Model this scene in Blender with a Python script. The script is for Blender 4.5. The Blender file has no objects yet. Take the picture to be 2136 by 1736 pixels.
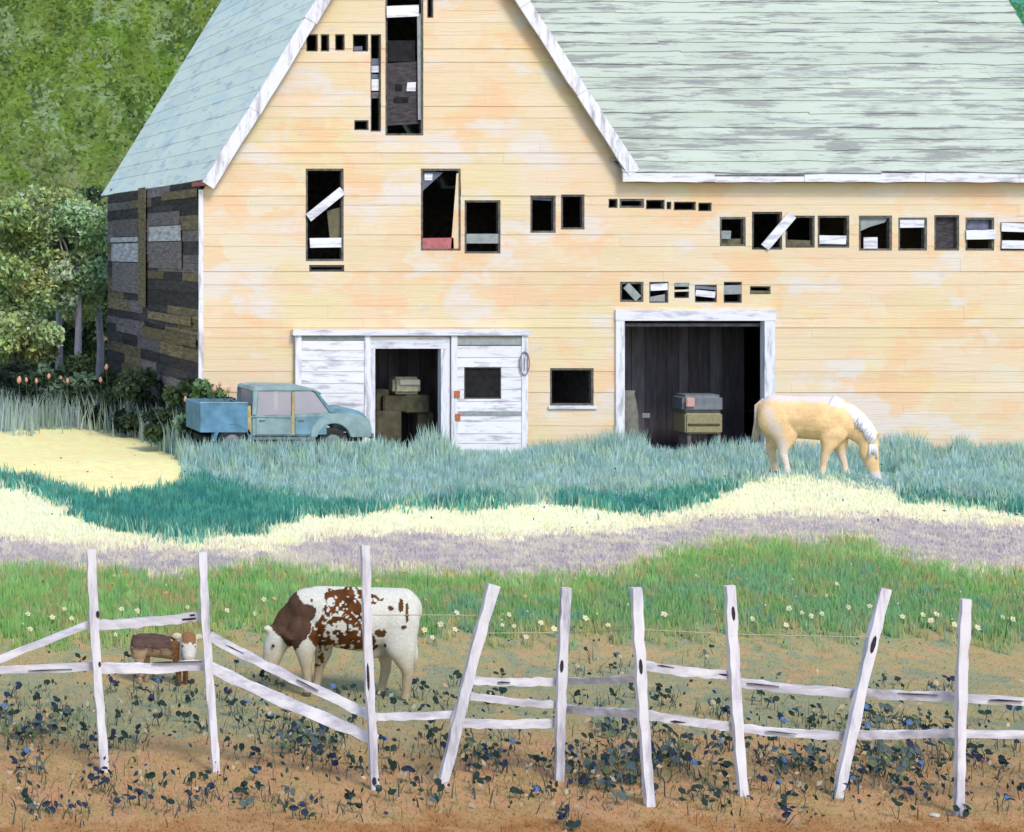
import bpy, bmesh, math, random
import numpy as np
from mathutils import Vector, Matrix

random.seed(11)
rng = np.random.default_rng(7)
scene = bpy.context.scene
COL = scene.collection
R = math.radians

# ------------------------------------------------------------------ camera, world, sun, exposure
CAM_H = 5.36          # height of the lens above the barn yard
FPX = 4000.0          # focal length in units of a picture 2136 wide
VPX, VPY = -500.0, 521.0   # where the optical axis meets that picture (shift lens)
cam_d = bpy.data.cameras.new('camera')
cam = bpy.data.objects.new('camera', cam_d)
COL.objects.link(cam)
cam.location = (0, 0, CAM_H)
cam.rotation_euler = (R(90), 0, 0)
cam_d.sensor_width = 36.0
cam_d.lens = FPX / 2136.0 * 36.0
cam_d.shift_x = (1068 - VPX) / 2136.0
cam_d.shift_y = -(868 - VPY) / 2136.0
cam_d.clip_end = 3000
scene.camera = cam

SUN_DIR = Vector((0.13, -0.66, 0.74)).normalized()
world = bpy.data.worlds.new('World')
scene.world = world
world.use_nodes = True
wn = world.node_tree
wn.nodes.clear()
sky = wn.nodes.new('ShaderNodeTexSky')
sky.sky_type = 'NISHITA'
sky.sun_disc = False
sky.sun_elevation = math.asin(SUN_DIR.z)
sky.sun_rotation = math.atan2(SUN_DIR.x, SUN_DIR.y)
bg = wn.nodes.new('ShaderNodeBackground')
bg.inputs['Strength'].default_value = 0.14
wo = wn.nodes.new('ShaderNodeOutputWorld')
wn.links.new(sky.outputs[0], bg.inputs[0])
wn.links.new(bg.outputs[0], wo.inputs[0])
sd = bpy.data.lights.new('sun', 'SUN')
sd.energy = 1.45
sd.angle = R(16)
sd.color = (1.0, 0.93, 0.84)
so = bpy.data.objects.new('sun', sd)
COL.objects.link(so)
so.location = (20, -20, 60)
so.rotation_euler = SUN_DIR.to_track_quat('Z', 'Y').to_euler()
scene.view_settings.view_transform = 'Standard'
scene.view_settings.look = 'None'
scene.view_settings.gamma = 1.0
scene.view_settings.use_curve_mapping = False
scene.view_settings.exposure = 0.80

# ------------------------------------------------------------------ colour helpers
def lin1(c):
    c = np.asarray(c, dtype=float) / 255.0
    return 0.86 * np.where(c <= 0.04045, c / 12.92, ((c + 0.055) / 1.055) ** 2.4)

E_WALL, E_ROOF, E_LEAF = 1.12, (1.26, 1.25, 1.45), 0.30
E_GROUND = np.array((0.84, 0.85, 0.98))     # daylight on level ground: a little blue from the sky
E_BLADE = np.array((0.66, 0.72, 0.82))

def A(r, g, b, e=1.2):
    """surface albedo whose daylight picture value is about (r, g, b)"""
    v = np.clip(lin1((r, g, b)) / np.asarray(e), 0.0, 0.9)
    return (float(v[0]), float(v[1]), float(v[2]), 1.0)

# ------------------------------------------------------------------ numpy noise
def _h(ix, iy, s):
    n = (ix.astype(np.int64) * 374761393 + iy.astype(np.int64) * 668265263 + s * 1442695041) & 0x7fffffff
    n = ((n ^ (n >> 13)) * 1274126177) & 0x7fffffff
    n = (n ^ (n >> 16)) & 0xffff
    return n / 65535.0

def vnoise(x, y, s=0):
    x = np.asarray(x, float); y = np.asarray(y, float)
    ix = np.floor(x); iy = np.floor(y)
    fx = x - ix; fy = y - iy
    fx = fx * fx * (3 - 2 * fx); fy = fy * fy * (3 - 2 * fy)
    a = _h(ix, iy, s); b = _h(ix + 1, iy, s); c = _h(ix, iy + 1, s); d = _h(ix + 1, iy + 1, s)
    return (a * (1 - fx) + b * fx) * (1 - fy) + (c * (1 - fx) + d * fx) * fy

def fbm(x, y, s=0, o=3):
    v = 0; a = 0.5; t = 0
    for k in range(o):
        v = v + a * vnoise(x * 2 ** k, y * 2 ** k, s + 17 * k); t += a; a *= 0.5
    return v / t

def cells(x, y, s=0):
    """nearest jittered cell: its centre and two random values"""
    x = np.asarray(x, float); y = np.asarray(y, float)
    ix = np.floor(x); iy = np.floor(y)
    best = np.full(x.shape, 1e9); cx = np.zeros_like(x); cy = np.zeros_like(x); h1 = np.zeros_like(x); h2 = np.zeros_like(x)
    for dx in (-1, 0, 1):
        for dy in (-1, 0, 1):
            jx = ix + dx + 0.1 + 0.8 * _h(ix + dx, iy + dy, s + 1); jy = iy + dy + 0.1 + 0.8 * _h(ix + dx, iy + dy, s + 2)
            d = (jx - x) ** 2 + (jy - y) ** 2
            m = d < best
            best = np.where(m, d, best); cx = np.where(m, jx, cx); cy = np.where(m, jy, cy)
            h1 = np.where(m, _h(ix + dx, iy + dy, s + 3), h1); h2 = np.where(m, _h(ix + dx, iy + dy, s + 4), h2)
    return cx, cy, h1, h2

def sstep(a, b, x):
    t = np.clip((x - a) / (b - a), 0, 1)
    return t * t * (3 - 2 * t)

# ------------------------------------------------------------------ the lie of the land
def ground_z(X, Y):
    X = np.asarray(X, float); Y = np.asarray(Y, float)
    z = -0.30 * np.exp(-((Y - 25.3) / 3.0) ** 2)
    z = z + 0.25 * np.exp(-((X - 13.0) / 3.2) ** 2 - ((Y - 48.0) / 1.6) ** 2)
    z = z + 0.36 * np.exp(-((X - 23.6) / 2.6) ** 2 - ((Y - 42.6) / 1.8) ** 2)
    z = z + 0.05 * (fbm(X * 0.5, Y * 0.5, 5) - 0.5) * sstep(14, 18, Y)
    return z

def P(px, py, Y):
    """picture position at distance Y -> world"""
    return Vector(((px - VPX) * Y / FPX, Y, CAM_H - (py - VPY) * Y / FPX))

def ground_at(px, py):
    """where the view through (px, py) meets the ground"""
    px = np.asarray(px, float); py = np.asarray(py, float)
    Y = FPX * CAM_H / (py - VPY)
    for _ in range(12):
        X = (px - VPX) * Y / FPX
        Y = 0.5 * Y + 0.5 * FPX * (CAM_H - ground_z(X, Y)) / (py - VPY)
    X = (px - VPX) * Y / FPX
    return X, Y, ground_z(X, Y)

def pic(X, Y, Z):
    return VPX + FPX * X / Y, VPY + FPX * (CAM_H - Z) / Y

# ------------------------------------------------------------------ object helpers
def link(o, parent=None):
    COL.objects.link(o)
    if parent is not None:
        o.parent = parent
    return o

def tag(o, label=None, cat=None, group=None, kind=None):
    if label: o['label'] = label
    if cat: o['category'] = cat
    if group: o['group'] = group
    if kind: o['kind'] = kind
    return o

def empty(name, loc=(0, 0, 0), rz=0.0, parent=None):
    o = bpy.data.objects.new(name, None)
    o.empty_display_size = 0.2
    o.location = loc
    o.rotation_euler = (0, 0, rz)
    return link(o, parent)

def mesh_obj(name, me, mat=None, parent=None, loc=None):
    if mat is not None and not me.materials:
        me.materials.append(mat)
    o = bpy.data.objects.new(name, me)
    if loc is not None: o.location = loc
    return link(o, parent)

class MB:
    def __init__(self):
        self.v = []; self.f = []
    def hexa(self, p):
        """8 points: 4 of the front loop then 4 of the back loop"""
        n = len(self.v); self.v += [tuple(q) for q in p]
        for a in ((0, 1, 2, 3), (7, 6, 5, 4), (0, 4, 5, 1), (1, 5, 6, 2), (2, 6, 7, 3), (3, 7, 4, 0)):
            self.f.append(tuple(n + i for i in a))
        return self
    def box(self, x0, x1, y0, y1, z0, z1):
        return self.hexa([(x0, y0, z0), (x1, y0, z0), (x1, y0, z1), (x0, y0, z1),
                          (x0, y1, z0), (x1, y1, z0), (x1, y1, z1), (x0, y1, z1)])
    def loft(self, rings, cap=True):
        n0 = len(self.v); k = len(rings[0])
        for r in rings: self.v += [tuple(q) for q in r]
        for i in range(len(rings) - 1):
            for j in range(k):
                a = n0 + i * k + j; b = n0 + i * k + (j + 1) % k
                self.f.append((a, b, b + k, a + k))
        if cap:
            self.f.append(tuple(n0 + j for j in reversed(range(k))))
            self.f.append(tuple(n0 + (len(rings) - 1) * k + j for j in range(k)))
        return self
    def tube(self, pts, rad, k=6):
        pts = [Vector(p) for p in pts]
        rings = []
        for i, p in enumerate(pts):
            d = (pts[min(i + 1, len(pts) - 1)] - pts[max(i - 1, 0)]).normalized()
            up = Vector((0, 0, 1)) if abs(d.z) < 0.9 else Vector((0, 1, 0))
            a = d.cross(up).normalized(); b = d.cross(a).normalized()
            r = rad[i] if isinstance(rad, (list, tuple)) else rad
            rings.append([p + a * r * math.cos(t * 2 * math.pi / k) + b * r * math.sin(t * 2 * math.pi / k) for t in range(k)])
        return self.loft(rings)
    def mesh(self, name, smooth=False):
        me = bpy.data.meshes.new(name)
        me.from_pydata([tuple(map(float, q)) for q in self.v], [], self.f)
        bm = bmesh.new(); bm.from_mesh(me)
        bmesh.ops.recalc_face_normals(bm, faces=bm.faces)
        bm.to_mesh(me); bm.free()
        if smooth: me.polygons.foreach_set('use_smooth', [True] * len(me.polygons))
        return me
    def build(self, name, mat, parent=None, smooth=False, loc=None):
        return mesh_obj(name, self.mesh(name, smooth), mat, parent, loc)

def np_mesh(name, verts, loops, sizes, col=None, smooth=False):
    me = bpy.data.meshes.new(name)
    nv = len(verts); me.vertices.add(nv)
    me.vertices.foreach_set('co', np.ascontiguousarray(verts, dtype=np.float32).ravel())
    me.loops.add(len(loops)); me.loops.foreach_set('vertex_index', np.ascontiguousarray(loops, dtype=np.int32))
    me.polygons.add(len(sizes))
    st = np.concatenate([[0], np.cumsum(sizes)[:-1]]).astype(np.int32)
    me.polygons.foreach_set('loop_start', st)
    me.polygons.foreach_set('loop_total', np.ascontiguousarray(sizes, dtype=np.int32))
    if smooth: me.polygons.foreach_set('use_smooth', np.ones(len(sizes), dtype=bool))
    me.update(calc_edges=True)
    if col is not None:
        ca = me.color_attributes.new('Col', 'FLOAT_COLOR', 'POINT')
        c4 = np.ones((nv, 4), dtype=np.float32); c4[:, :3] = col
        ca.data.foreach_set('color', c4.ravel())
    return me

# ------------------------------------------------------------------ materials
def new_mat(name):
    m = bpy.data.materials.new(name); m.use_nodes = True
    nt = m.node_tree
    b = nt.nodes['Principled BSDF']
    b.inputs['Roughness'].default_value = 0.8
    b.inputs['Specular IOR Level'].default_value = 0.2
    return m, nt, b

def nd(nt, t, **kw):
    n = nt.nodes.new(t)
    for k, v in kw.items():
        if k in n.inputs: n.inputs[k].default_value = v
        else: setattr(n, k, v)
    return n

def ramp(nt, src, stops, interp='LINEAR'):
    r = nt.nodes.new('ShaderNodeValToRGB')
    r.color_ramp.interpolation = interp
    el = r.color_ramp.elements
    while len(el) < len(stops): el.new(0.5)
    for e, (p, c) in zip(el, stops):
        e.position = p; e.color = c
    nt.links.new(src, r.inputs[0])
    return r.outputs[0]

def mix(nt, fac, a, b, mode='MIX'):
    m = nt.nodes.new('ShaderNodeMix'); m.data_type = 'RGBA'; m.blend_type = mode
    if isinstance(fac, (int, float)): m.inputs[0].default_value = fac
    else: nt.links.new(fac, m.inputs[0])
    for s, i in ((a, 6), (b, 7)):
        if isinstance(s, tuple): m.inputs[i].default_value = s
        else: nt.links.new(s, m.inputs[i])
    return m.outputs[2]

def coords(nt, scale=(1, 1, 1), warp=0.0, wscale=2.0, kind='Object'):
    tc = nt.nodes.new('ShaderNodeTexCoord')
    mp = nt.nodes.new('ShaderNodeMapping'); mp.inputs['Scale'].default_value = scale
    nt.links.new(tc.outputs[kind], mp.inputs[0])
    out = mp.outputs[0]
    if warp:
        n = nd(nt, 'ShaderNodeTexNoise', Scale=wscale, Detail=2.0)
        nt.links.new(out, n.inputs['Vector'])
        s = nt.nodes.new('ShaderNodeVectorMath'); s.operation = 'SCALE'; s.inputs[3].default_value = warp
        nt.links.new(n.outputs['Color'], s.inputs[0])
        a = nt.nodes.new('ShaderNodeVectorMath'); a.operation = 'ADD'
        nt.links.new(out, a.inputs[0]); nt.links.new(s.outputs[0], a.inputs[1])
        out = a.outputs[0]
    return out

def noise(nt, vec, scale, detail=3.0, rough=0.55, dist=0.0):
    n = nd(nt, 'ShaderNodeTexNoise', Scale=scale, Detail=detail, Roughness=rough, Distortion=dist)
    nt.links.new(vec, n.inputs['Vector'])
    return n.outputs['Fac']

def voro(nt, vec, scale):
    n = nd(nt, 'ShaderNodeTexVoronoi', Scale=scale)
    nt.links.new(vec, n.inputs['Vector'])
    s = nt.nodes.new('ShaderNodeSeparateColor'); nt.links.new(n.outputs['Color'], s.inputs[0])
    return s.outputs[0]

def bump(nt, b, h, strength=0.4, dist=0.02):
    n = nt.nodes.new('ShaderNodeBump'); n.inputs['Strength'].default_value = strength; n.inputs['Distance'].default_value = dist
    nt.links.new(h, n.inputs['Height']); nt.links.new(n.outputs[0], b.inputs['Normal'])

def vary(nt, colour, amt=0.08):
    """each piece a touch lighter or darker than the next"""
    oi = nt.nodes.new('ShaderNodeObjectInfo')
    hs = nt.nodes.new('ShaderNodeHueSaturation')
    mr = nt.nodes.new('ShaderNodeMapRange')
    mr.inputs[3].default_value = 1 - amt; mr.inputs[4].default_value = 1 + amt
    nt.links.new(oi.outputs['Random'], mr.inputs[0]); nt.links.new(mr.outputs[0], hs.inputs['Value'])
    nt.links.new(colour, hs.inputs['Color'])
    return hs.outputs[0]

def attr_mat(name, rough=0.85, amt=0.12, nscale=30.0, bstr=0.3, bdist=0.01, trans=0.0):
    m, nt, b = new_mat(name)
    at = nt.nodes.new('ShaderNodeAttribute'); at.attribute_name = 'Col'
    v = coords(nt)
    n = noise(nt, v, nscale, 4.0)
    f = ramp(nt, n, [(0.3, (1 - amt, 1 - amt, 1 - amt, 1)), (0.7, (1 + amt, 1 + amt, 1 + amt, 1))])
    nt.links.new(mix(nt, 1.0, at.outputs['Color'], f, 'MULTIPLY'), b.inputs['Base Color'])
    b.inputs['Roughness'].default_value = rough
    b.inputs['Specular IOR Level'].default_value = 0.1
    if bstr: bump(nt, b, n, bstr, bdist)
    if trans:
        t = nt.nodes.new('ShaderNodeBsdfTranslucent')
        nt.links.new(at.outputs['Color'], t.inputs['Color'])
        ms = nt.nodes.new('ShaderNodeMixShader'); ms.inputs[0].default_value = trans
        nt.links.new(b.outputs[0], ms.inputs[1]); nt.links.new(t.outputs[0], ms.inputs[2])
        nt.links.new(ms.outputs[0], nt.nodes['Material Output'].inputs[0])
    return m

def plain(name, c, rough=0.7, nscale=12.0, amt=0.12, metal=0.0, bstr=0.25, scale=(1, 1, 1), spec=0.2, vamt=0.0):
    m, nt, b = new_mat(name)
    v = coords(nt, scale)
    n = noise(nt, v, nscale, 4.0)
    lo = tuple(x * (1 - amt) for x in c[:3]) + (1,); hi = tuple(min(0.95, x * (1 + amt)) for x in c[:3]) + (1,)
    o = ramp(nt, n, [(0.3, lo), (0.7, hi)])
    if vamt: o = vary(nt, o, vamt)
    nt.links.new(o, b.inputs['Base Color'])
    b.inputs['Roughness'].default_value = rough; b.inputs['Metallic'].default_value = metal
    b.inputs['Specular IOR Level'].default_value = spec
    if bstr: bump(nt, b, n, bstr, 0.006)
    return m

def siding_mat():
    m, nt, b = new_mat('peach_siding_paint')
    e = E_WALL
    def mask(scale, sc, lo, hi, warp=0.5, top=0.85, d=3.0, off=0.0):
        v = coords(nt, scale, warp, 1.6)
        if off:
            ad = nt.nodes.new('ShaderNodeVectorMath'); ad.operation = 'ADD'; ad.inputs[1].default_value = (off, off * 0.7, off * 1.3)
            nt.links.new(v, ad.inputs[0]); v = ad.outputs[0]
        return ramp(nt, noise(nt, v, sc, d, 0.6), [(lo, (0, 0, 0, 1)), (hi, (top, top, top, 1))])
    v = coords(nt, (0.62, 1.0, 1.15), 0.7, 1.5)
    d1 = voro(nt, v, 1.5)                      # broad dabs of the brush
    c = ramp(nt, d1, [(0.0, A(245, 214, 175, e)), (0.25, A(246, 224, 193, e)), (0.5, A(242, 220, 181, e)),
                      (0.7, A(248, 218, 185, e)), (0.9, A(243, 226, 199, e))])
    c = mix(nt, mask((0.7, 1, 1.0), 0.42, 0.50, 0.60, top=0.8), c, A(243, 224, 177, e))
    c = mix(nt, mask((0.7, 1, 1.1), 0.75, 0.53, 0.60, off=7.3, top=0.55), c, A(252, 202, 155, e))
    c = mix(nt, mask((0.6, 1, 1.2), 0.85, 0.55, 0.63, off=15.1, top=0.8), c, A(240, 230, 223, e))
    c = mix(nt, mask((0.6, 1, 1.5), 1.5, 0.60, 0.67, off=23.7, top=0.35), c, A(252, 206, 167, e))
    c = mix(nt, mask((0.6, 1, 1.3), 1.1, 0.62, 0.68, off=31.9, top=0.35), c, A(246, 228, 159, e))
    c = mix(nt, mask((1.2, 1, 2.4), 1.1, 0.64, 0.70, off=41.3, top=0.45, d=6), c, A(214, 206, 211, e))
    v3 = coords(nt, (0.4, 1.0, 7.0))
    n3 = noise(nt, v3, 2.2, 5.0, 0.7)
    c = mix(nt, ramp(nt, n3, [(0.56, (0, 0, 0, 1)), (0.78, (0.35, 0.35, 0.35, 1))]), c, A(236, 204, 159, e))
    nt.links.new(vary(nt, c, 0.02), b.inputs['Base Color'])
    bump(nt, b, n3, 0.5, 0.03)
    return m

def trim_mat(name='white_trim_paint', axis='z', grey=0.42, tint=(233, 231, 242)):
    m, nt, b = new_mat(name)
    e = (1.0, 1.0, 1.04)
    sc = {'z': (7, 7, 1.2), 'x': (1.2, 7, 7), 'n': (3, 3, 3)}[axis]
    v = coords(nt, sc, 0.3, 2.0)
    n = noise(nt, v, 1.1, 5.0, 0.65)
    c = ramp(nt, n, [(0.30, A(168, 165, 178, e)), (grey, A(205, 203, 216, e)), (grey + 0.08, A(*tint, e)), (0.8, A(243, 241, 248, e))])
    n2 = noise(nt, coords(nt, sc), 3.0, 6.0, 0.75)
    c = mix(nt, ramp(nt, n2, [(0.68, (0, 0, 0, 1)), (0.74, (0.7, 0.7, 0.7, 1))]), c, A(120, 115, 122, e))
    nt.links.new(vary(nt, c, 0.04), b.inputs['Base Color'])
    bump(nt, b, n, 0.5, 0.012)
    return m

def roof_mat(name, base, pale, worn, amount, e, sc):
    m, nt, b = new_mat(name)
    v = coords(nt, sc, 0.35, 1.6)
    n = noise(nt, v, 1.0, 3.0, 0.5)
    c = ramp(nt, n, [(0.3, base), (0.5, pale), (0.75, base)])
    n2 = noise(nt, coords(nt, (sc[0] * 1.1, sc[1], sc[2] * 2.4), 0.3, 2.5), 1.5, 6.0, 0.72)
    c = mix(nt, ramp(nt, n2, [(amount, (0, 0, 0, 1)), (amount + 0.07, (0.85, 0.85, 0.85, 1))]), c, worn)
    n4 = noise(nt, coords(nt, (sc[0] * 0.9, sc[1], sc[2] * 0.9), 0.5, 1.2), 0.8, 7.0, 0.75)
    c = mix(nt, ramp(nt, n4, [(amount + 0.03, (0, 0, 0, 1)), (amount + 0.13, (0.7, 0.7, 0.7, 1))]), c, worn)
    n5 = noise(nt, coords(nt, (sc[0] * 1.6, sc[1] * 1.3, sc[2] * 3.0), 0.3, 2.5), 1.9, 7.0, 0.8)
    c = mix(nt, ramp(nt, n5, [(amount + 0.11, (0, 0, 0, 1)), (amount + 0.16, (0.8, 0.8, 0.8, 1))]), c, tuple(x * 0.72 for x in worn[:3]) + (1,))
    nt.links.new(vary(nt, c, 0.05), b.inputs['Base Color'])
    b.inputs['Roughness'].default_value = 0.7
    bump(nt, b, n2, 0.4, 0.02)
    return m

M = {}
M['siding'] = siding_mat()
M['trim'] = trim_mat('white_trim_upright', 'z')
M['trim_x'] = trim_mat('white_trim_level', 'x')
M['door_white'] = trim_mat('white_door_paint', 'x', 0.40, (236, 233, 240))
M['roof_mint'] = roof_mat('mint_roof', A(202, 216, 212, E_ROOF), A(212, 222, 222, E_ROOF), A(154, 156, 165, E_ROOF), 0.51, E_ROOF, (0.32, 1.6, 1.6))
M['roof_blue'] = roof_mat('pale_blue_roof', A(186, 211, 222, (0.70, 0.76, 0.84)), A(204, 220, 218, (0.70, 0.76, 0.84)), A(168, 186, 202, (0.70, 0.76, 0.84)), 0.55, 0.46, (1.2, 0.45, 1.2))
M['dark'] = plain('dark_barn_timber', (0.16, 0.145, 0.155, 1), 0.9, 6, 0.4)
M['black'] = plain('black_as_unlit_gap', (0.016, 0.015, 0.017, 1), 0.9, 6, 0.4)  # near-black colour stands in for unlit dark in door window and holes
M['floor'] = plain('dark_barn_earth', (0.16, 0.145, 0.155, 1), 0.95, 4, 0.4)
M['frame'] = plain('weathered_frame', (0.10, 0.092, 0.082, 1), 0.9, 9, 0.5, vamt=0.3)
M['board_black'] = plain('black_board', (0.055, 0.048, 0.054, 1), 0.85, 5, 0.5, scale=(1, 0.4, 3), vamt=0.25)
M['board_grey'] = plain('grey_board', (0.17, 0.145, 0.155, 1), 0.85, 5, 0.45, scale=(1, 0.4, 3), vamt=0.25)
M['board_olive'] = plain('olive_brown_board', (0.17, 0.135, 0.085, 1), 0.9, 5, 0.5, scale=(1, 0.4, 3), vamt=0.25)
M['board_pale'] = plain('pale_grey_board', (0.42, 0.41, 0.46, 1), 0.8, 4, 0.45, scale=(1, 0.5, 3), vamt=0.15)
M['pinkwood'] = plain('pink_board', A(200, 120, 122), 0.8, 8, 0.2)
M['greywood'] = plain('grey_green_board', A(168, 174, 174), 0.8, 6, 0.2, vamt=0.1)
M['bluewood'] = plain('blue_grey_board', A(120, 124, 146), 0.8, 6, 0.3, vamt=0.1)
M['olivewood'] = plain('olive_board', A(118, 112, 88), 0.8, 6, 0.3, vamt=0.1)
M['rust'] = plain('rusty_iron', A(205, 120, 85), 0.9, 20, 0.3)
M['steel'] = plain('dull_steel', A(150, 152, 165), 0.5, 20, 0.15, spec=0.4)

# ------------------------------------------------------------------ ground colours by zone
def cv(*p):
    xs = np.array(p[0::2], float); ys = np.array(p[1::2], float)
    return lambda px: np.interp(px, xs, ys)
c_teal = cv(-300, 985, 0, 990, 60, 1005, 150, 1030, 230, 1048, 300, 1035, 370, 1018, 420, 1006, 480, 1022, 600, 1040, 700, 1052, 800, 1056, 1000, 1048,
            1200, 1040, 1300, 1046, 1450, 1030, 1545, 1008, 1600, 1006, 1700, 1010, 1830, 1022, 1900, 1034, 2136, 1058, 2500, 1075)
c_cream = cv(-300, 1010, 0, 1014, 60, 1022, 130, 1058, 190, 1100, 230, 1102, 330, 1124, 420, 1130, 560, 1112, 640, 1078, 760, 1076, 800, 1064, 1000, 1062,
             1130, 1044, 1270, 1068, 1350, 1074, 1480, 1052, 1540, 1010, 1600, 992, 1700, 998, 1830, 1014, 1900, 1044, 2000, 1058, 2136, 1074, 2500, 1090)
c_mauve = cv(-300, 1120, 0, 1124, 200, 1134, 400, 1142, 560, 1144, 700, 1116, 900, 1106, 1050, 1118, 1300, 1102, 1500, 1072, 1700, 1068, 1900, 1078, 2136, 1092, 2500, 1100)
c_green = cv(-300, 1180, 0, 1182, 200, 1182, 330, 1204, 470, 1190, 550, 1174, 760, 1198, 900, 1190, 1100, 1206, 1300, 1190, 1380, 1152, 1500, 1128, 1700, 1128,
             1800, 1122, 1870, 1152, 2000, 1186, 2136, 1196, 2500, 1200)
c_tan = cv(-300, 1345, 0, 1342, 200, 1335, 440, 1322, 600, 1312, 900, 1322, 1100, 1332, 1400, 1322, 1650, 1322, 1850, 1322, 2136, 1342, 2500, 1345)
c_sandtop = cv(-300, 890, 0, 893, 60, 898, 150, 888, 240, 900, 300, 918, 360, 945, 388, 975, 394, 1100)

def pal(cols, h):
    a = np.array([lin1(c) for c in cols])
    i = np.clip((h * len(cols)).astype(int), 0, len(cols) - 1)
    return a[i]

PAL_BLUE = [(130, 170, 172), (118, 158, 164), (146, 182, 188), (140, 176, 162), (128, 160, 160), (112, 156, 152), (150, 182, 174)]
PAL_LEFT = [(124, 150, 148), (112, 140, 140), (140, 166, 170), (126, 150, 134), (150, 172, 176)]
PAL_TEAL = [(66, 134, 128), (58, 122, 118), (78, 146, 140), (70, 130, 118), (86, 150, 138)]
PAL_CREAM = [(240, 238, 206), (232, 228, 202), (242, 240, 204), (228, 226, 208), (236, 234, 198)]
PAL_SAND = [(240, 224, 178), (234, 218, 172), (242, 226, 186), (230, 216, 172)]
PAL_MAUVE = [(190, 183, 184), (204, 197, 190), (180, 173, 180), (198, 190, 184), (186, 179, 185), (208, 201, 188)]
PAL_GREEN = [(120, 158, 106), (104, 146, 94), (130, 148, 110), (114, 154, 114), (138, 142, 108), (124, 166, 116), (118, 148, 104)]
PAL_GTEAL = [(98, 142, 122), (108, 138, 118), (96, 138, 92), (124, 140, 108), (90, 134, 128)]
PAL_TAN = [(168, 152, 116), (150, 149, 120), (174, 150, 114), (160, 150, 114), (144, 146, 122), (178, 148, 114), (164, 153, 120)]
PAL_SAGE = [(136, 144, 122), (146, 146, 118), (158, 149, 114), (130, 140, 124), (166, 150, 114)]
PAL_BROWN = [(176, 142, 104), (180, 146, 112), (168, 140, 102), (182, 142, 110), (170, 144, 106), (176, 140, 110)]
PAL_FOOT = [(154, 110, 70), (164, 122, 84), (168, 132, 96), (156, 116, 78)]

def zone_colour(X, Y, Z, jit=0.0):
    """picture-bright colour of the field at a place, and its zone number"""
    n1 = 1.5 * (fbm(X * 1.3, Y * 1.3, 31) - 0.5) + 1.1 * (fbm(X * 5.0, Y * 3.4, 37, 2) - 0.5)
    if jit: n1 = n1 + jit * rng.normal(size=n1.shape) / 14.0
    wx = X + 0.35 * (fbm(X * 2.2, Y * 2.2, 41) - 0.5); wy = Y + 0.5 * (fbm(X * 2.2, Y * 2.2, 43) - 0.5)
    k = 1.0 + 0.45 * sstep(30, 20, Y)
    cx, cy, h1, h2 = cells(wx * 2.0 * k, wy * 1.15 * k, 3)
    dx, dy, g1, g2 = cells(wx * 5.0, wy * 3.0, 9)
    # each dab takes the zone of its own centre
    qx = (cx / (2.0 * k)) * 0.75 + X * 0.25; qy = (cy / (1.15 * k)) * 0.75 + Y * 0.25
    px, py = pic(qx, qy, Z)
    py = py + n1 * 14
    px0, py0 = pic(X, Y, Z)
    px = 0.5 * px + 0.5 * px0
    py = 0.5 * py + 0.5 * (py0 + n1 * 14)
    h = np.clip(0.6 * h1 + 0.4 * g1 + 0.0, 0, 0.999)
    h = np.clip((h - 0.5) * 1.35 + 0.5, 0, 0.999)
    leftness = sstep(420, 300, px)
    col = pal(PAL_BLUE, h) * (1 - leftness)[:, None] + pal(PAL_LEFT, h) * leftness[:, None]
    zone = np.zeros(px.shape, int)
    sand = (px < 395) & (py > c_sandtop(px)) & (py < 1100)
    col = np.where(sand[:, None], pal(PAL_SAND, h) * np.array((1.25, 1.08, 1.0)), col); zone[sand] = 6
    def over(c, mask, p, z):
        w = mask[:, None]
        zone[mask > 0.5] = z
        return c * (1 - w) + p * w
    col = over(col, sstep(-3, 3, py - c_teal(px)), pal(PAL_TEAL, h), 1)
    col = over(col, sstep(-3, 4, py - c_cream(px)), pal(PAL_CREAM, h), 2)
    col = over(col, sstep(-14, 18, py - c_mauve(px) + 10 * (g2 - 0.5)), pal(PAL_MAUVE, h), 3)
    col = over(col, sstep(-10, 14, py - c_green(px) + 16 * (g2 - 0.5)), pal(PAL_GREEN, h), 4)
    gt = sstep(38, 70, py - c_green(px) + 30 * (h2 - 0.5)) * sstep(0, 500, px - 500 + 200 * h2) * 0.75
    col = over(col, gt, pal(PAL_GTEAL, h), 4) if True else col
    zone = np.where(py > c_green(px), 4, zone)
    col = over(col, sstep(-26, 26, py - c_tan(px) + 46 * (g2 - 0.5)), pal(PAL_TAN, h), 5)
    sg = sstep(1370, 1440, py + 60 * (h2 - 0.5)) * sstep(1600, 1530, py + 50 * (h2 - 0.5)) * 0.7
    col = col * (1 - sg[:, None]) + pal(PAL_SAGE, h) * sg[:, None]
    br = sstep(1500, 1590, py + 60 * (h2 - 0.5))
    col = col * (1 - br[:, None]) + pal(PAL_BROWN, h) * br[:, None]
    ft = sstep(1694, 1722, py + 30 * (h2 - 0.5))
    col = col * (1 - ft[:, None]) + pal(PAL_FOOT, h) * ft[:, None]
    return col, zone, px0, py0

# ------------------------------------------------------------------ the ground sheet
def axis(lo, f0, f1, hi, step, grow=1.35):
    mid = list(np.arange(f0, f1, step))
    out = []; p = f1; s = step
    while p < hi: out.append(p); s *= grow; p += s
    out.append(hi)
    lo_l = []; p = f0; s = step
    while p > lo: s *= grow; p -= s; lo_l.append(max(p, lo))
    return np.array(sorted(set(lo_l + mid + out)))

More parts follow.
